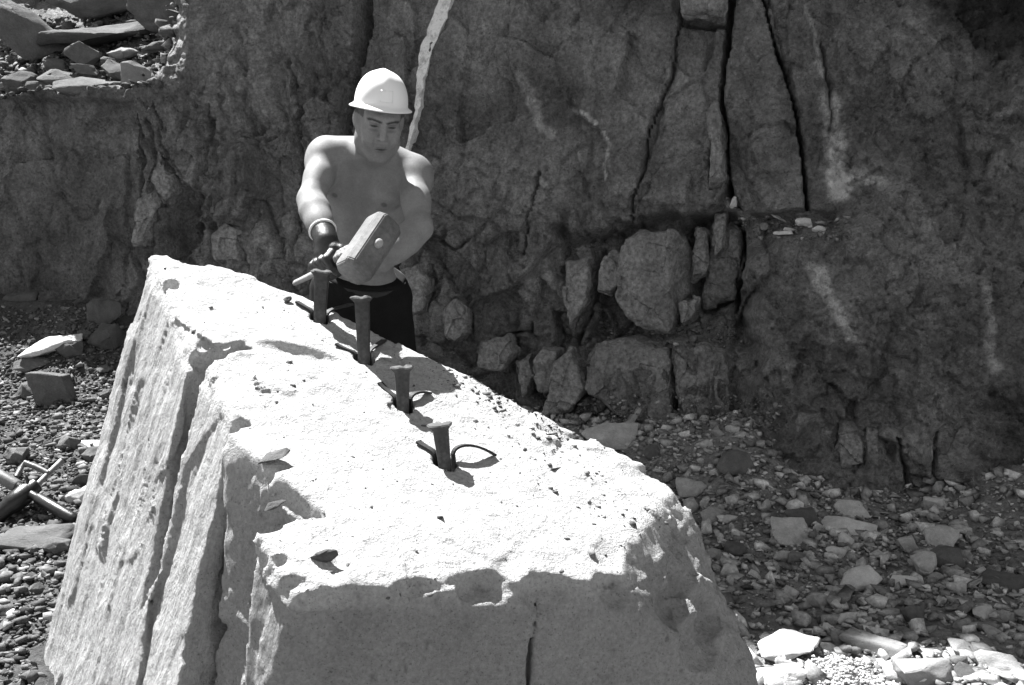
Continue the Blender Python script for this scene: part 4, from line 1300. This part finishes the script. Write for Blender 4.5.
# ------------------------------------------------------------------ loose stones
def rock_proto(seed, flat, blocky):
    r = np.random.default_rng(seed)
    n = int(r.integers(12, 20))
    d = r.normal(size=(n, 3)); d /= np.linalg.norm(d, axis=1, keepdims=True)
    p = blocky
    d = d / (np.abs(d) ** p).sum(1, keepdims=True) ** (1 / p)
    d *= r.uniform(0.8, 1.0, (n, 1))
    d *= np.array([1.0, r.uniform(0.6, 0.9), flat])
    me = rough_mesh('stone', d * 0.5, None, 0.045, 2.6, 3, seed, 0.022)
    z = np.array([v.co.z for v in me.vertices]).min()
    xs = np.array([v.co.x for v in me.vertices])
    sc = 1.0 / np.ptp(xs)
    for v in me.vertices: v.co *= sc
    return me
PROTO = {'slab': [rock_proto(200 + k, 0.26, 5) for k in range(7)],
         'block': [rock_proto(220 + k, 0.62, 6) for k in range(8)],
         'lump': [rock_proto(240 + k, 0.7, 2.4) for k in range(8)]}
ZMIN = {}
for kk, lst in PROTO.items():
    for m_ in lst:
        co = np.empty(len(m_.vertices) * 3, np.float32); m_.vertices.foreach_get('co', co); ZMIN[m_.name] = co.reshape(-1, 3)
def stone(kind, idx, pos, size, rot, mat, label, group=None, scl=(1, 1, 1), sink=0.2, name='stone'):
    src = PROTO[kind][idx % len(PROTO[kind])]
    me = src
    key = src.name + mat.name
    if key not in stone.cache:
        c = src.copy(); c.materials.clear(); c.materials.append(mat); stone.cache[key] = c
    me = stone.cache[key]
    o = bpy.data.objects.new(name, me); COL.objects.link(o)
    o.scale = (size * scl[0], size * scl[1], size * scl[2]); o.rotation_euler = rot
    Rm = np.array(o.rotation_euler.to_matrix())
    c = (ZMIN[src.name] * np.array(o.scale)) @ Rm.T
    o.location = (pos[0], pos[1], pos[2] - c[:, 2].min() - sink * np.ptp(c[:, 2]))
    o['label'] = label; o['category'] = 'stone'
    if group: o['group'] = group
    return o
stone.cache = {}
DEP = lambda p: p[1]
def ground_stone(u, v, wpx, kind, idx, mat, label, rz=0.0, rx=0.0, ry=0.0, scl=(1, 1, 1), sink=0.22, group=None):
    p = ground_hit(u, v)
    big = 1.22 if u > 600 else 1.1
    return stone(kind, idx, p, big * wpx * p[1] / FPX, (rx * 1.25 + 0.06, ry, rz), mat, label, group, scl, sink * 0.8)

# traced stones on the right
ground_stone(788, 655, 56, 'block', 1, M_WHITE, 'bright white sunlit stone against the right foot of the boulder', 0.1, 0.05, 0, (1, 0.8, 0.7), 0.05)
ground_stone(778, 684, 60, 'block', 3, M_WHITE, 'bright white stone cut off by the bottom edge, beside the boulder', 0.3, 0, 0, (1, .8, .6), 0.2)
ground_stone(790, 540, 44, 'slab', 0, M_ROCK, 'angular grey slab at the foot of the face, left of a paler slab', 0.4, 0.35, 0.1, (1, 1, 1), 0.15)
ground_stone(843, 533, 50, 'slab', 1, M_PALEROCK, 'pale pointed slab lying at the foot of the face', -0.3, 0.25, -0.1, (1, 0.8, 0.8), 0.15)
ground_stone(800, 522, 34, 'block', 2, M_DARKROCK, 'dark square stone at the foot of the face behind the grey slab', 0.2, 0, 0, (1, .8, .7))
ground_stone(852, 514, 30, 'slab', 2, M_ROCK, 'flat stone tucked behind the pale pointed slab', -0.2, 0.3, 0)
ground_stone(819, 531, 17, 'slab', 3, M_PALEROCK, 'small pale flake standing between two slabs', 0.6, 0.9, 0.4, (1, .7, 1))
ground_stone(844, 545, 16, 'lump', 3, M_PALEROCK, 'small pale pointed stone in front of the pale slab', 0.6, 0.2, 0.4)
ground_stone(858, 588, 40, 'slab', 4, M_PALEROCK, 'light wedge-shaped slab in the middle of the right rubble', 0.35, 0.3, -0.25, (1, .7, .9), 0.12)
ground_stone(873, 652, 56, 'slab', 5, M_SUNROCK2, 'large smooth light slab tilted downhill near the white gravel', -0.75, 0.35, 0.1, (1, 0.62, 1.0), 0.1)
ground_stone(851, 622, 30, 'lump', 1, M_PALEROCK, 'light oblong stone just above the large smooth slab', 0.2, 0, 0, (1, .7, .6))
ground_stone(837, 608, 24, 'slab', 6, M_PALEROCK, 'narrow pale splinter pointing up beside a round stone', 1.0, 0.1, 0.2, (1, .45, .9))
ground_stone(817, 606, 20, 'lump', 2, M_ROCK, 'rounded grey stone in the middle of the right rubble', 0, 0, 0)
ground_stone(902, 584, 26, 'slab', 3, M_PALEROCK, 'pale oval stone right of the wedge-shaped slab', 0, 0.2, 0, (1, .7, .9))
ground_stone(922, 572, 22, 'lump', 4, M_ROCK, 'knobbly stone up right of the pale oval one', 0, 0, 0)
ground_stone(946, 566, 30, 'lump', 5, M_DARKROCK, 'dark rounded stone half sunk near the right bank', 0, 0, 0)
ground_stone(912, 623, 24, 'block', 6, M_DARKROCK, 'upright dark pointed stone right of the large smooth slab', 0.3, 0.4, 0.2)
ground_stone(925, 680, 52, 'block', 5, M_SUNROCK2, 'broad layered pale stone at the bottom edge right of the gravel', 0.2, 0.1, 0, (1, .8, .6))
ground_stone(888, 668, 26, 'block', 0, M_SUNROCK2, 'small light stone between the smooth slab and layered stone', 0.5, 0.1, 0, (1, .7, .5))
ground_stone(985, 618, 22, 'slab', 6, M_PALEROCK, 'small light flat stone near the right edge', 0.1, 0.2, 0)
ground_stone(1000, 672, 50, 'slab', 2, M_ROCK, 'thin grey slab in the bottom right corner', -0.2, 0.3, 0.1, (1, .7, 1))
ground_stone(970, 678, 36, 'block', 4, M_DARKROCK, 'dark flat block left of the bottom right slab', 0.2, 0.2, 0.1, (1, .7, .5))
ground_stone(1000, 585, 46, 'slab', 0, M_DARKROCK, 'dark ledge of stone at the right edge of the rubble', -0.3, 0.2, 0.15, (1, .7, 1))
ground_stone(962, 652, 30, 'slab', 1, M_ROCK, 'grey flake above the bottom right corner', 0.3, 0.2, 0.1)
ground_stone(782, 560, 18, 'lump', 6, M_ROCK, 'egg shaped stone below the angular grey slab', 0.3, 0, 0)
ground_stone(836, 556, 16, 'block', 7, M_PALEROCK, 'small bright cube of stone below the pale slab', 0.3, 0, 0)
ground_stone(905, 548, 20, 'block', 2, M_ROCK, 'light chunk on the rubble left of the dark bank', 0.3, 0, 0)
ground_stone(940, 545, 34, 'slab', 3, M_ROCK, 'flat stone leaning on the dark right bank', 0.3, 0.4, -0.2)
ground_stone(713, 520, 26, 'block', 1, M_ROCK, 'grey block peeping out behind the right shoulder of the boulder', 0.3, 0.1, 0.1)
ground_stone(733, 556, 20, 'lump', 3, M_DARKROCK, 'dark pointed stone right of the boulder shoulder', 0.3, 0.1, 0.1)
ground_stone(735, 470, 38, 'slab', 4, M_DARKROCK, 'dark flat stone lying high on the talus', 0.5, 0.5, 0.0, (1, .8, 1))
ground_stone(614, 446, 52, 'slab', 6, M_ROCK, 'long flat slab at the foot of the face behind the boulder', 0.15, 0.25, 0.0, (1, .6, .9), 0.1)
ground_stone(632, 428, 26, 'slab', 5, M_ROCK, 'small pale splinter leaning on the long flat slab', 0.8, 0.2, -0.7, (1, .5, .8), 0.1)
ground_stone(628, 415, 34, 'slab', 1, M_BLOCK, 'upright splinter leaning against the foot of the face', 0.3, 1.2, 0.5, (0.6, 1.2, .8), 0.1)
ground_stone(690, 492, 30, 'block', 3, M_ROCK, 'stone with a lit top behind the boulder rim', 0.3, 0.2, 0.1)
# small pale stones on the ledge of the face
LEDGE = [(725, 226, 38, 'slab', 0, (1.35, 0.0, 0.1), 'upright pale splinter standing at the foot of the wide black crack', (0.35, 1.0, .8)),
         (745, 229, 24, 'block', 1, (0.0, 0.0, 0.2), 'pale squared stone on the ledge right of the upright splinter', (1, .8, .8)),
         (775, 220, 27, 'slab', 2, (0.2, 0.4, 0.2), 'pale flat stone tilted on the ledge', (1, .7, .8)),
         (763, 228, 15, 'block', 3, (0.0, 0.0, 0.5), 'small dark stone between two pale stones on the ledge', (1, .8, 1.2)),
         (790, 229, 16, 'slab', 4, (0.1, 0.1, 0.5), 'small flake on the ledge below the tilted pale stone', (1, .8, .8)),
         (803, 224, 18, 'lump', 5, (0.1, 0.1, 0.2), 'small round stone at the right end of the ledge', (1, .8, .7)),
         (783, 233, 20, 'slab', 5, (0.3, 0.0, 0.0), 'low grey flake at the front of the ledge', (1, .8, .8)),
         (818, 230, 16, 'lump', 6, (0.1, 0.1, 0.2), 'last small stone on the ledge towards the earthy bank', (1, .8, .7)),
         (735, 205, 14, 'lump', 2, (0.3, 0.1, 0.9), 'little stone wedged above the upright splinter', (.7, .8, 1.3))]
wall_xyz = pts
def wall_surface(u, v):
    k = np.argmin((WPU - u) ** 2 + (WPV - v) ** 2)
    return wall_xyz[k]
WPU, WPV = proj(wall_xyz)
for (u, v, w, kd, ix, rt, lb, sc) in LEDGE:
    p = wall_surface(u, v + 2) + WOUT * 0.02
    stone(kd, ix, p, w * p[1] / FPX, rt, M_ROCK if 'dark' in lb else M_PALEROCK, lb, None, sc, 0.15)

# rubble on the bench, top left
BENCH = [(92, 100, 66, 'block', 1, (0.05, 0.02, 0.25), M_DARKROCK, 'wide squared block with sunlit top on the lip of the bench', (1, .7, .62), 0.00),
         (141, 100, 46, 'slab', 2, (1.05, 0.55, 0.2), M_BENCH, 'pale flat stone propped on the lip of the bench', (1, .85, 1.0), 0.02),
         (124, 60, 30, 'slab', 3, (0.25, 0.1, 0.0), M_BENCH, 'small bright stone lying in the shadow under the big slab', (1, .8, 1.2), 0.35),
         (168, 54, 48, 'slab', 4, (0.1, -0.1, 0.15), M_DARKROCK, 'thin slab with bright top near the buttress', (1, .7, .8), 0.40),
         (166, 72, 26, 'slab', 5, (0.3, 0.1, 0.4), M_BENCH, 'bright flake below the thin slab by the buttress', (1, .7, 1), 0.25),
         (98, 48, 108, 'slab', 0, (0.25, -0.06, 0.05), M_DARKROCK, 'long dark slab with sunlit edge overhanging a black hollow', (1, .62, .75), 0.62),
         (160, 36, 62, 'block', 5, (0.4, 0.5, 0.3), M_DARKROCK, 'big angular dark block leaning at the top of the bench', (1, .8, .9), 0.75),
         (28, 62, 70, 'slab', 6, (0.6, 0.75, 0.1), M_DARKROCK, 'dark slab leaning on the bench at the far left', (1.1, .8, 1.0), 0.40),
         (90, 20, 90, 'block', 6, (0.3, -0.1, 0.1), M_DARKROCK, 'large dark block at the top edge above the long slab', (1, .6, .5), 0.95),
         (84, 68, 34, 'lump', 1, (0.2, 0.3, 0.2), M_DARKROCK, 'dark rounded stone in the hollow under the long slab', (1, .8, 1), 0.30),
         (85, 76, 26, 'block', 2, (0.1, 0.1, 0.2), M_DARKROCK, 'small stone perched on the wide squared block', (1, .8, .6), 0.12),
         (108, 66, 16, 'lump', 3, (0.1, 0.1, 0.2), M_DARKROCK, 'small stone wedged behind the squared block', (1, .8, .7), 0.25),
         (18, 98, 34, 'lump', 4, (0.1, 0.1, 0.2), M_DARKROCK, 'dark lump on the bench lip at the left edge', (1, .8, .8), 0.05),
         (40, 98, 32, 'block', 7, (0.1, 0.2, 0.3), M_DARKROCK, 'dark stone on the bench lip left of the squared block', (1, .8, .7), 0.05),
         (3, 92, 18, 'block', 0, (0.1, 0.2, 0.3), M_BENCH, 'light stone cut by the left edge on the bench lip', (1, .8, .9), 0.05),
         (55, 72, 22, 'lump', 5, (0.1, 0.2, 0.3), M_DARKROCK, 'dark stone in the shadow left of the hollow', (1, .8, .9), 0.3),
         (10, 30, 40, 'block', 3, (0.3, 0.2, 0.3), M_DARKROCK, 'dark block behind the leaning slab, far left', (1, .8, .9), 0.9),
         (195, 5, 30, 'lump', 0, (0.3, 0.2, 0.3), M_DARKROCK, 'dark stone at the top edge beside the buttress', (1, .8, .9), 0.9),
         (162, 94, 12, 'block', 4, (0.3, 0.2, 0.3), M_BENCH, 'tiny bright stone right of the propped flat stone', (1, .8, .7), 0.04),
         (178, 80, 14, 'lump', 7, (0.3, 0.2, 0.3), M_DARKROCK, 'little stone against the foot of the buttress', (1, .8, .7), 0.2),
         (186, 52, 46, 'block', 2, (0.5, 0.3, 0.6), M_DARKROCK, 'dark angular stone jammed against the buttress corner', (1, .8, 1.0), 0.30),
         (188, 88, 34, 'lump', 5, (0.3, 0.4, 0.1), M_DARKROCK, 'dark lump at the lower corner of the buttress', (1, .8, 1.0), 0.06),
         (62, 90, 44, 'slab', 3, (0.5, 0.2, 0.4), M_DARKROCK, 'dark tilted slab behind the wide squared block', (1, .8, 1.2), 0.16),
         (120, 86, 40, 'block', 4, (0.4, 0.2, 1.2), M_DARKROCK, 'dark chunk filling the gap behind the propped flat stone', (1, .8, .8), 0.20)]
bench_root_y = lambda u: wall_hit(u, 96)[1]
for (u, v, w, kd, ix, rt, mt, lb, sc, back) in BENCH:
    y = bench_root_y(u) + 0.12 + back
    p = P(u, v, y)
    stone(kd, ix, p, w * y / FPX, rt, mt, lb, None, sc, 0.0)

# left floor
ground_stone(48, 356, 58, 'slab', 1, M_PALEROCK, 'long bright slab catching the sun at the edge of the shade, left', 0.3, 0.1, -0.35, (1, .5, .8), 0.1)
ground_stone(105, 325, 34, 'lump', 2, M_DARKROCK, 'rounded dark stone against the left rock wall', 0, 0, 0, (1, .8, 1.3))
ground_stone(106, 345, 34, 'block', 4, M_DARKROCK, 'dark square stone below the rounded one by the left wall', 0, 0, 0, (1, .8, 1.2))
ground_stone(52, 402, 46, 'block', 2, M_SUNROCK, 'dirt-covered lump of stone standing in the left floor', 0.4, 0.1, 0.2, (1, .9, 1.1))
ground_stone(30, 545, 84, 'slab', 0, M_SUNROCK, 'broad flat grey slab lying under the rock drill', 0.15, 0.12, 0.05, (1, .62, .8), 0.1)
ground_stone(56, 552, 25, 'lump', 3, M_SUNROCK, 'round stone at the right tip of the drill slab', 0, 0, 0, (1, .9, .9))
ground_stone(78, 502, 26, 'lump', 5, M_PALEROCK, 'rounded pale stone right of the drill grip', 0.2, 0, 0, (1, .8, .8))
ground_stone(84, 484, 22, 'lump', 6, M_SUNROCK, 'grey cobble touching the boulder right of the drill', 0.2, 0, 0, (1, .8, .9))
ground_stone(92, 446, 30, 'slab', 2, M_PALEROCK, 'pale flat stone beside the left flank of the boulder', 0.2, 0.1, 0, (1, .6, .8))
ground_stone(70, 448, 20, 'lump', 7, M_SUNROCK, 'light cobble left of the pale flat stone', 0.2, 0.1, 0)
ground_stone(18, 462, 22, 'lump', 0, M_SUNROCK, 'grey cobble behind the drill grip', 0.2, 0.1, 0)
ground_stone(22, 300, 30, 'slab', 5, M_DARKROCK, 'shaded flat stone low on the left talus', 0.2, 0.3, 0)
ground_stone(12, 272, 26, 'slab', 4, M_SUNROCK, 'light flake high on the left talus', 0.2, 0.3, 0)
ground_stone(35, 368, 34, 'block', 1, M_DARKROCK, 'dark stone at the edge of the shade left of the bright slab', 0.2, 0.2, 0, (1, .8, .6))
ground_stone(66, 355, 30, 'block', 6, M_DARKROCK, 'dark stone half under the bright slab', 0.2, 0.2, 0, (1, .8, .8))

# chips lying on the boulder
CHIPS = [(274, 461, 34, 'slab', 0, 'dark flat chip of stone on the top of the boulder, farthest back', 0.15), (275, 508, 24, 'slab', 3, 'grey chip of stone near the left edge of the boulder top', 0.4),
         (325, 565, 30, 'lump', 2, 'lumpy grey stone near the front corner of the boulder top', 0.1), (313, 505, 14, 'slab', 4, 'small chip right of the grey one on the boulder', 0.3),
         (287, 302, 9, 'lump', 4, 'tiny dark chip left of the first wedge', 0.3)]
for (u, v, w, kd, ix, lb, rz_) in CHIPS:
    p = boulder_top(u, v)
    stone(kd, ix, p, w * p[1] / FPX, (0.35, -0.22, rz_), M_SUNROCK, lb, 'chips on the boulder', (1, .62, .7), 0.12)

# scattered medium stones (singly) over both sides of the floor
LAND = [('angular grey slab', 790, 535), ('pale pointed slab', 843, 528), ('wedge-shaped light slab', 858, 580), ('large smooth light slab', 873, 640),
        ('white gravel heap', 842, 672), ('bright white stone', 788, 640), ('dark rounded stone', 946, 560), ('pale oval stone', 902, 580),
        ('layered pale stone', 925, 670), ('bottom right grey slab', 1000, 668), ('dark right bank', 1000, 545), ('dark flat talus stone', 735, 462),
        ('long flat slab', 614, 438), ('boulder shoulder', 705, 530), ('black lower crack', 680, 450),
        ('upright dark pointed stone', 912, 612), ('light stone at the right edge', 985, 614),
        ('rock drill', 40, 495), ('long bright slab', 48, 348), ('dirt-covered lump', 52, 395), ('pale stone at the boulder flank', 92, 440),
        ('foot of the left rock wall', 60, 285), ('bottom left corner', 10, 670), ('boulder left base', 62, 620), ('drill slab', 30, 540), ('rounded dark stone by the wall', 105, 318)]
def where_is(u, v):
    n, lu, lv = min(LAND, key=lambda t: (t[1] - u) ** 2 + (t[2] - v) ** 2)
    dx, dy = u - lu, v - lv
    h = 'right of' if dx > 0 else 'left of'
    w = 'below' if dy > 0 else 'above'
    far = 'close ' if math.hypot(dx, dy) < 24 else ''
    if abs(dx) > 2.2 * abs(dy): return far + h + ' the ' + n
    if abs(dy) > 2.2 * abs(dx): return far + w + ' the ' + n
    return far + w + ' and ' + h + ' the ' + n
placed = []
r = np.random.default_rng(77)
def in_boulder(x, y, z=0.1, m=0.03):
    p = np.array([x, y, z])
    return ((p - A_) @ unit(n0) < m) and ((p - A_) @ LN < m) and ((p - B_) @ (fn / np.linalg.norm(fn)) < m) and ((p - R1) @ RNR < m + .05) and (y < 3.7)
cnt = 0
tries = 0
while cnt < 235 and tries < 6000:
    tries += 1
    if r.random() < 0.74:
        u, v = r.uniform(600, 1060), r.uniform(425, 700); zone = 'R'
        if u < 690 and v > 500: continue
        if u > 760 and v < 505: continue
    else:
        u, v = r.uniform(-20, 150), r.uniform(255, 690); zone = 'L'
    p = ground_hit(u, v)
    if in_boulder(p[0], p[1], p[2]): continue
    if p[1] > WC - 0.28 * p[0] - 0.15: continue
    wpx = float(np.clip(r.lognormal(2.45, 0.38), 8, 30))
    sz = wpx * p[1] / FPX
    if any((p[0] - a) ** 2 + (p[1] - b) ** 2 < (0.42 * (sz + c)) ** 2 for a, b, c in placed): continue
    placed.append((p[0], p[1], sz))
    kd = ('slab', 'block', 'lump', 'lump')[r.integers(4)]
    shade = zone == 'R' or v < 360
    gp_ = 'loose stones right of the boulder' if zone == 'R' else 'stones on the left talus' if v < 350 else 'loose stones left of the boulder'
    ti_ = int(r.choice(3, p=(.64, .22, .14)))
    mt = (M_ROCK if zone == 'R' else M_SUNROCK, M_DARKROCK, M_PALEROCK)[ti_]
    lb = ('tiny ' if wpx < 10 else 'small ' if wpx < 15 else '') + ('grey ', 'dark ', 'pale ')[ti_] + {'slab': 'flat', 'block': 'angular', 'lump': 'rounded'}[kd] + (' talus' if gp_.endswith('talus') else '') + ' stone ' + where_is(u, v)
    stone(kd, int(r.integers(8)), p, sz, (r.normal(0, .3), r.normal(0, .3), r.uniform(0, 6.28)), mt, lb, gp_, (1, r.uniform(.6, 1), r.uniform(.6, 1.1)), 0.28)
    cnt += 1

# ------------------------------------------------------------------ gravel (uncountable)
TEMPL = []
for k in range(24):
    q = np.random.default_rng(300 + k)
    d = q.uniform(-1, 1, (9, 3)); d /= (np.abs(d) ** 4).sum(1, keepdims=True) ** 0.25
    d *= q.uniform(0.75, 1.0, (9, 1)) * np.array([1, q.uniform(.5, .95), q.uniform(.3, .75)])
    bm = bmesh.new()
    for c in d: bm.verts.new(c)
    bmesh.ops.convex_hull(bm, input=bm.verts)
    bmesh.ops.triangulate(bm, faces=bm.faces)
    bm.verts.index_update()
    TEMPL.append((np.array([v.co for v in bm.verts]), np.array([[v.index for v in f_.verts] for f_ in bm.faces])))
    bm.free()
def gravel(name, P3, sizes, label, seed, tones, mat=M_GRAVEL):
    q = np.random.default_rng(seed)
    n = len(P3)
    ang = q.uniform(0, 2 * np.pi, n); ti = q.normal(0, 0.4, n)
    vs_, fs_, tn_ = [], [], []
    which = q.integers(0, len(TEMPL), n)
    off = 0
    for k, (tv_, tf_) in enumerate(TEMPL):
        sel = np.nonzero(which == k)[0]
        if not len(sel): continue
        ca, sa = np.cos(ang[sel])[:, None], np.sin(ang[sel])[:, None]; ct, st = np.cos(ti[sel])[:, None], np.sin(ti[sel])[:, None]
        x, y, z = (tv_[None, :, c] + 0 * ca for c in range(3))
        y, z = y * ct - z * st, y * st + z * ct
        x, y = x * ca - y * sa, x * sa + y * ca
        v_ = np.stack([x, y, z], -1) * (sizes[sel] * 0.5)[:, None, None] + P3[sel][:, None, :]
        vs_.append(v_.reshape(-1, 3))
        fs_.append((tf_[None] + (off + np.arange(len(sel)) * len(tv_))[:, None, None]).reshape(-1, 3))
        tn_.append(np.repeat(tones[sel], len(tv_)))
        off += len(sel) * len(tv_)
    me = mesh_np(name, np.concatenate(vs_), np.concatenate(fs_), smooth=False)
    set_tone(me, np.concatenate(tn_))
    return link(name, me, mat, label=label, cat='gravel', kind='stuff')
def scatter(n, x0, x1, y0, y1, seed, s0, ssig, smax_):
    q = np.random.default_rng(seed)
    x = q.uniform(x0, x1, n); y = y0 + (y1 - y0) * q.random(n)
    keep = (y < WC - 0.28 * x - 0.02) & (np.abs(x / y) < 0.60)
    x, y = x[keep], y[keep]
    Pq = np.stack([x, y, np.full_like(x, 0.1)], 1)
    inb = ((Pq - A_) @ unit(n0) < 0.03) & ((Pq - A_) @ LN < 0.05) & ((Pq - B_) @ (fn / np.linalg.norm(fn)) < 0.03) & ((Pq - R1) @ RNR < -0.05) & ((Pq - R1) @ RNK < 0.05) & ((Pq - g1) @ unit(gn) < 0.02) & (y < 3.6)
    x, y = x[~inb], y[~inb]
    clump = fbm(np.stack([x, y, 0 * x], 1), 2.0, 3, off=91)
    k = q.random(len(x)) < 0.75 + 0.9 * clump
    x, y = x[k], y[k]
    s = np.clip(q.lognormal(math.log(s0), ssig, len(x)), 0.006, smax_)
    z = ground_z(x, y) + s * q.uniform(-0.05, 0.18, len(x)) + 0.004
    return np.stack([x, y, z], 1), s, q
p3, s3, q = scatter(36000, -0.2, 3.4, 2.7, 6.2, 1, 0.021, 0.72, 0.11)
gravel('rubble_gravel', p3, s3, 'grey gravel and stone chips covering the shaded floor at the right', 1, np.clip(q.lognormal(0.48, 0.45, len(s3)), 0.5, 3.2))
p3, s3, q = scatter(52000, -4.2, -0.8, 2.7, 6.9, 2, 0.023, 0.55, 0.075)
gravel('rubble_gravel', p3, s3, 'clods and gravel covering the dirt floor at the left', 2, np.clip(q.lognormal(-0.5, 0.38, len(s3)), 0.22, 1.5))
# small heap of fresh pale gravel in the sun, bottom right
hc = ground_hit(842, 680)
q = np.random.default_rng(9)
n = 2600
rr_ = np.abs(q.normal(0, 0.5, n)); th = q.uniform(0, 6.28, n)
x = hc[0] + 0.125 * rr_ * np.cos(th) * 1.2; y = hc[1] + 0.16 * rr_ * np.sin(th) - 0.02
z = ground_z(x, y) + 0.055 * np.exp(-(rr_ / 0.75) ** 2) * q.random(n) ** 0.5 + 0.002
gravel('pale_gravel_heap', np.stack([x, y, z], 1), np.clip(q.lognormal(math.log(0.014), 0.35, n), 0.006, 0.032), 'small heap of bright crushed gravel at the bottom right of the boulder', 3, q.uniform(1.6, 2.4, n))
# chips and grit on the boulder top
q = np.random.default_rng(19)
tv_n = bco[(np.abs(bco[:, 2] - top_z(bco[:, 0], bco[:, 1])) < 0.03)]
pk = tv_n[q.integers(0, len(tv_n), 6500)]
uu, vv = proj(pk)
dl_ = seg_dist(uu, vv, [(440, 365), (480, 385), (530, 408), (560, 440)])
prob = 0.028 + 1.0 * np.exp(-(dl_ / 13) ** 2) + 0.22 * np.exp(-(seg_dist(uu, vv, [(500, 420), (570, 470), (640, 520)]) / 30) ** 2)
prob *= np.where(uu < 260, 0.3, 1)
pk = pk[q.random(len(pk)) < prob]
sz = np.clip(q.lognormal(math.log(0.0085), 0.6, len(pk)), 0.003, 0.045)
gravel('boulder_chips', pk - np.array([0, 0, 0.05]) * sz[:, None], sz, 'dark crumbs and chips scattered over the sunlit boulder top', 4, np.clip(q.lognormal(-0.4, 0.6, len(pk)), 0.2, 1.6))
# rubble on the bench and on the ledges of the face
q = np.random.default_rng(29)
bm_ = (WPU > -30) & (WPU < 205) & (WPV > -20) & (WPV < 102) & (left_m > 0.3) & (Z > zt - 0.01)
cand = wall_xyz[bm_]
pk = cand[q.integers(0, len(cand), 2600)] + np.stack([q.normal(0, .03, 2600), q.normal(0, .05, 2600), np.zeros(2600)], 1)
gravel('bench_rubble', pk, np.clip(q.lognormal(math.log(0.045), 0.6, len(pk)), 0.012, 0.16), 'broken stone covering the upper bench at the top left', 5, np.clip(q.lognormal(-0.75, 0.4, len(pk)), 0.2, 1.4))
lm = ((WPU > 735) & (WPU < 850) & (WPV > 216) & (WPV < 240)) | ((WPU > 600) & (WPU < 745) & (WPV > 322) & (WPV < 348)) | ((WPU > 560) & (WPU < 780) & (WPV > 395) & (WPV < 480))
cand = wall_xyz[lm]
pk = cand[q.integers(0, len(cand), 1500)] + WOUT * 0.01
gravel('ledge_rubble', pk, np.clip(q.lognormal(math.log(0.024), 0.5, len(pk)), 0.008, 0.07), 'crumbled stone caught on the ledges of the rock face', 6, np.clip(q.lognormal(-0.1, 0.35, len(pk)), 0.3, 2))

# ------------------------------------------------------------------ rock drill lying on the left
def tube(name, path, rads, seg=16):
    path = [np.asarray(p, float) for p in path]
    rings = []
    tg = unit(path[-1] - path[0]); hint = np.array([0, 0, 1.0]) if abs(tg[2]) < 0.9 else np.array([1.0, 0, 0])
    for k, p in enumerate(path):
        t = unit(path[min(k + 1, len(path) - 1)] - path[max(k - 1, 0)])
        if k in (0, len(path) - 1): t = unit(path[1] - path[0]) if k == 0 else unit(path[-1] - path[-2])
        e1 = unit(np.cross(hint, t)); e2 = np.cross(t, e1)
        rings.append([tuple(p + (e1 * math.cos(a) + e2 * math.sin(a)) * rads[k]) for a in np.linspace(0, 2 * math.pi, seg + 1)[:-1]])
    me = loft(name, rings, True); me.set_sharp_from_angle(angle=rad(40))
    return me
g0 = ground_hit(36, 528)
dY = g0[1]
def dp(u, v, dy=0.0): return P(u, v, dY + dy) - g0
drill = empty('rock_drill', tuple(g0), 'black iron rock drill with cross handle lying on a flat slab at the left', 'rock drill')
def lerp_path(a, b, ts): return [a + (b - a) * t for t in ts]
a, b = dp(-14, 468, 0.22), dp(75, 520, 0.0)
ts = [0, 0.02, 0.40, 0.42, 0.58, 0.60, 0.97, 0.985, 1.0]
link('handle_bar', tube('handle_bar', lerp_path(a, b, ts), [0.020, 0.024, 0.024, 0.019, 0.019, 0.0265, 0.0265, 0.024, 0.020]), M_IRON, parent=drill)
link('grip', tube('grip', lerp_path(a, b, [-0.005, 0.0, 0.36, 0.37]), [0.022, 0.029, 0.029, 0.025]), M_PIPE, parent=drill)
c0, c1 = dp(30, 490, 0.14), dp(-40, 545, -0.10)
link('drill_body', tube('drill_body', lerp_path(c0, c1, [-0.12, -0.1, 0.0, 0.03, 0.30, 0.33, 0.62, 0.65, 1.0]), [0.022, 0.034, 0.038, 0.046, 0.046, 0.038, 0.038, 0.05, 0.05]), M_IRON, parent=drill)
d0, d1_ = dp(29, 492, 0.13), dp(26, 476, 0.14)
link('throttle_lever', tube('throttle_lever', [d0, (d0 + d1_) / 2 + [0.004, 0, 0], d1_], [0.012, 0.009, 0.006]), M_IRON, parent=drill)
h0 = [dp(34, 488, 0.16), dp(40, 482, 0.2), dp(48, 474, 0.24), dp(54, 468, 0.28), dp(62, 461, 0.32)]
link('air_pipe', tube('air_pipe', h0, [0.016, 0.013, 0.013, 0.013, 0.016]), M_PIPE, parent=drill)
h1 = [dp(48, 473, 0.24), dp(36, 467, 0.25), dp(25, 463, 0.26), dp(21, 468, 0.25), dp(16, 477, 0.2)]
link('air_pipe', tube('air_pipe', h1, [0.013, 0.013, 0.013, 0.012, 0.011]), M_PIPE, parent=drill)
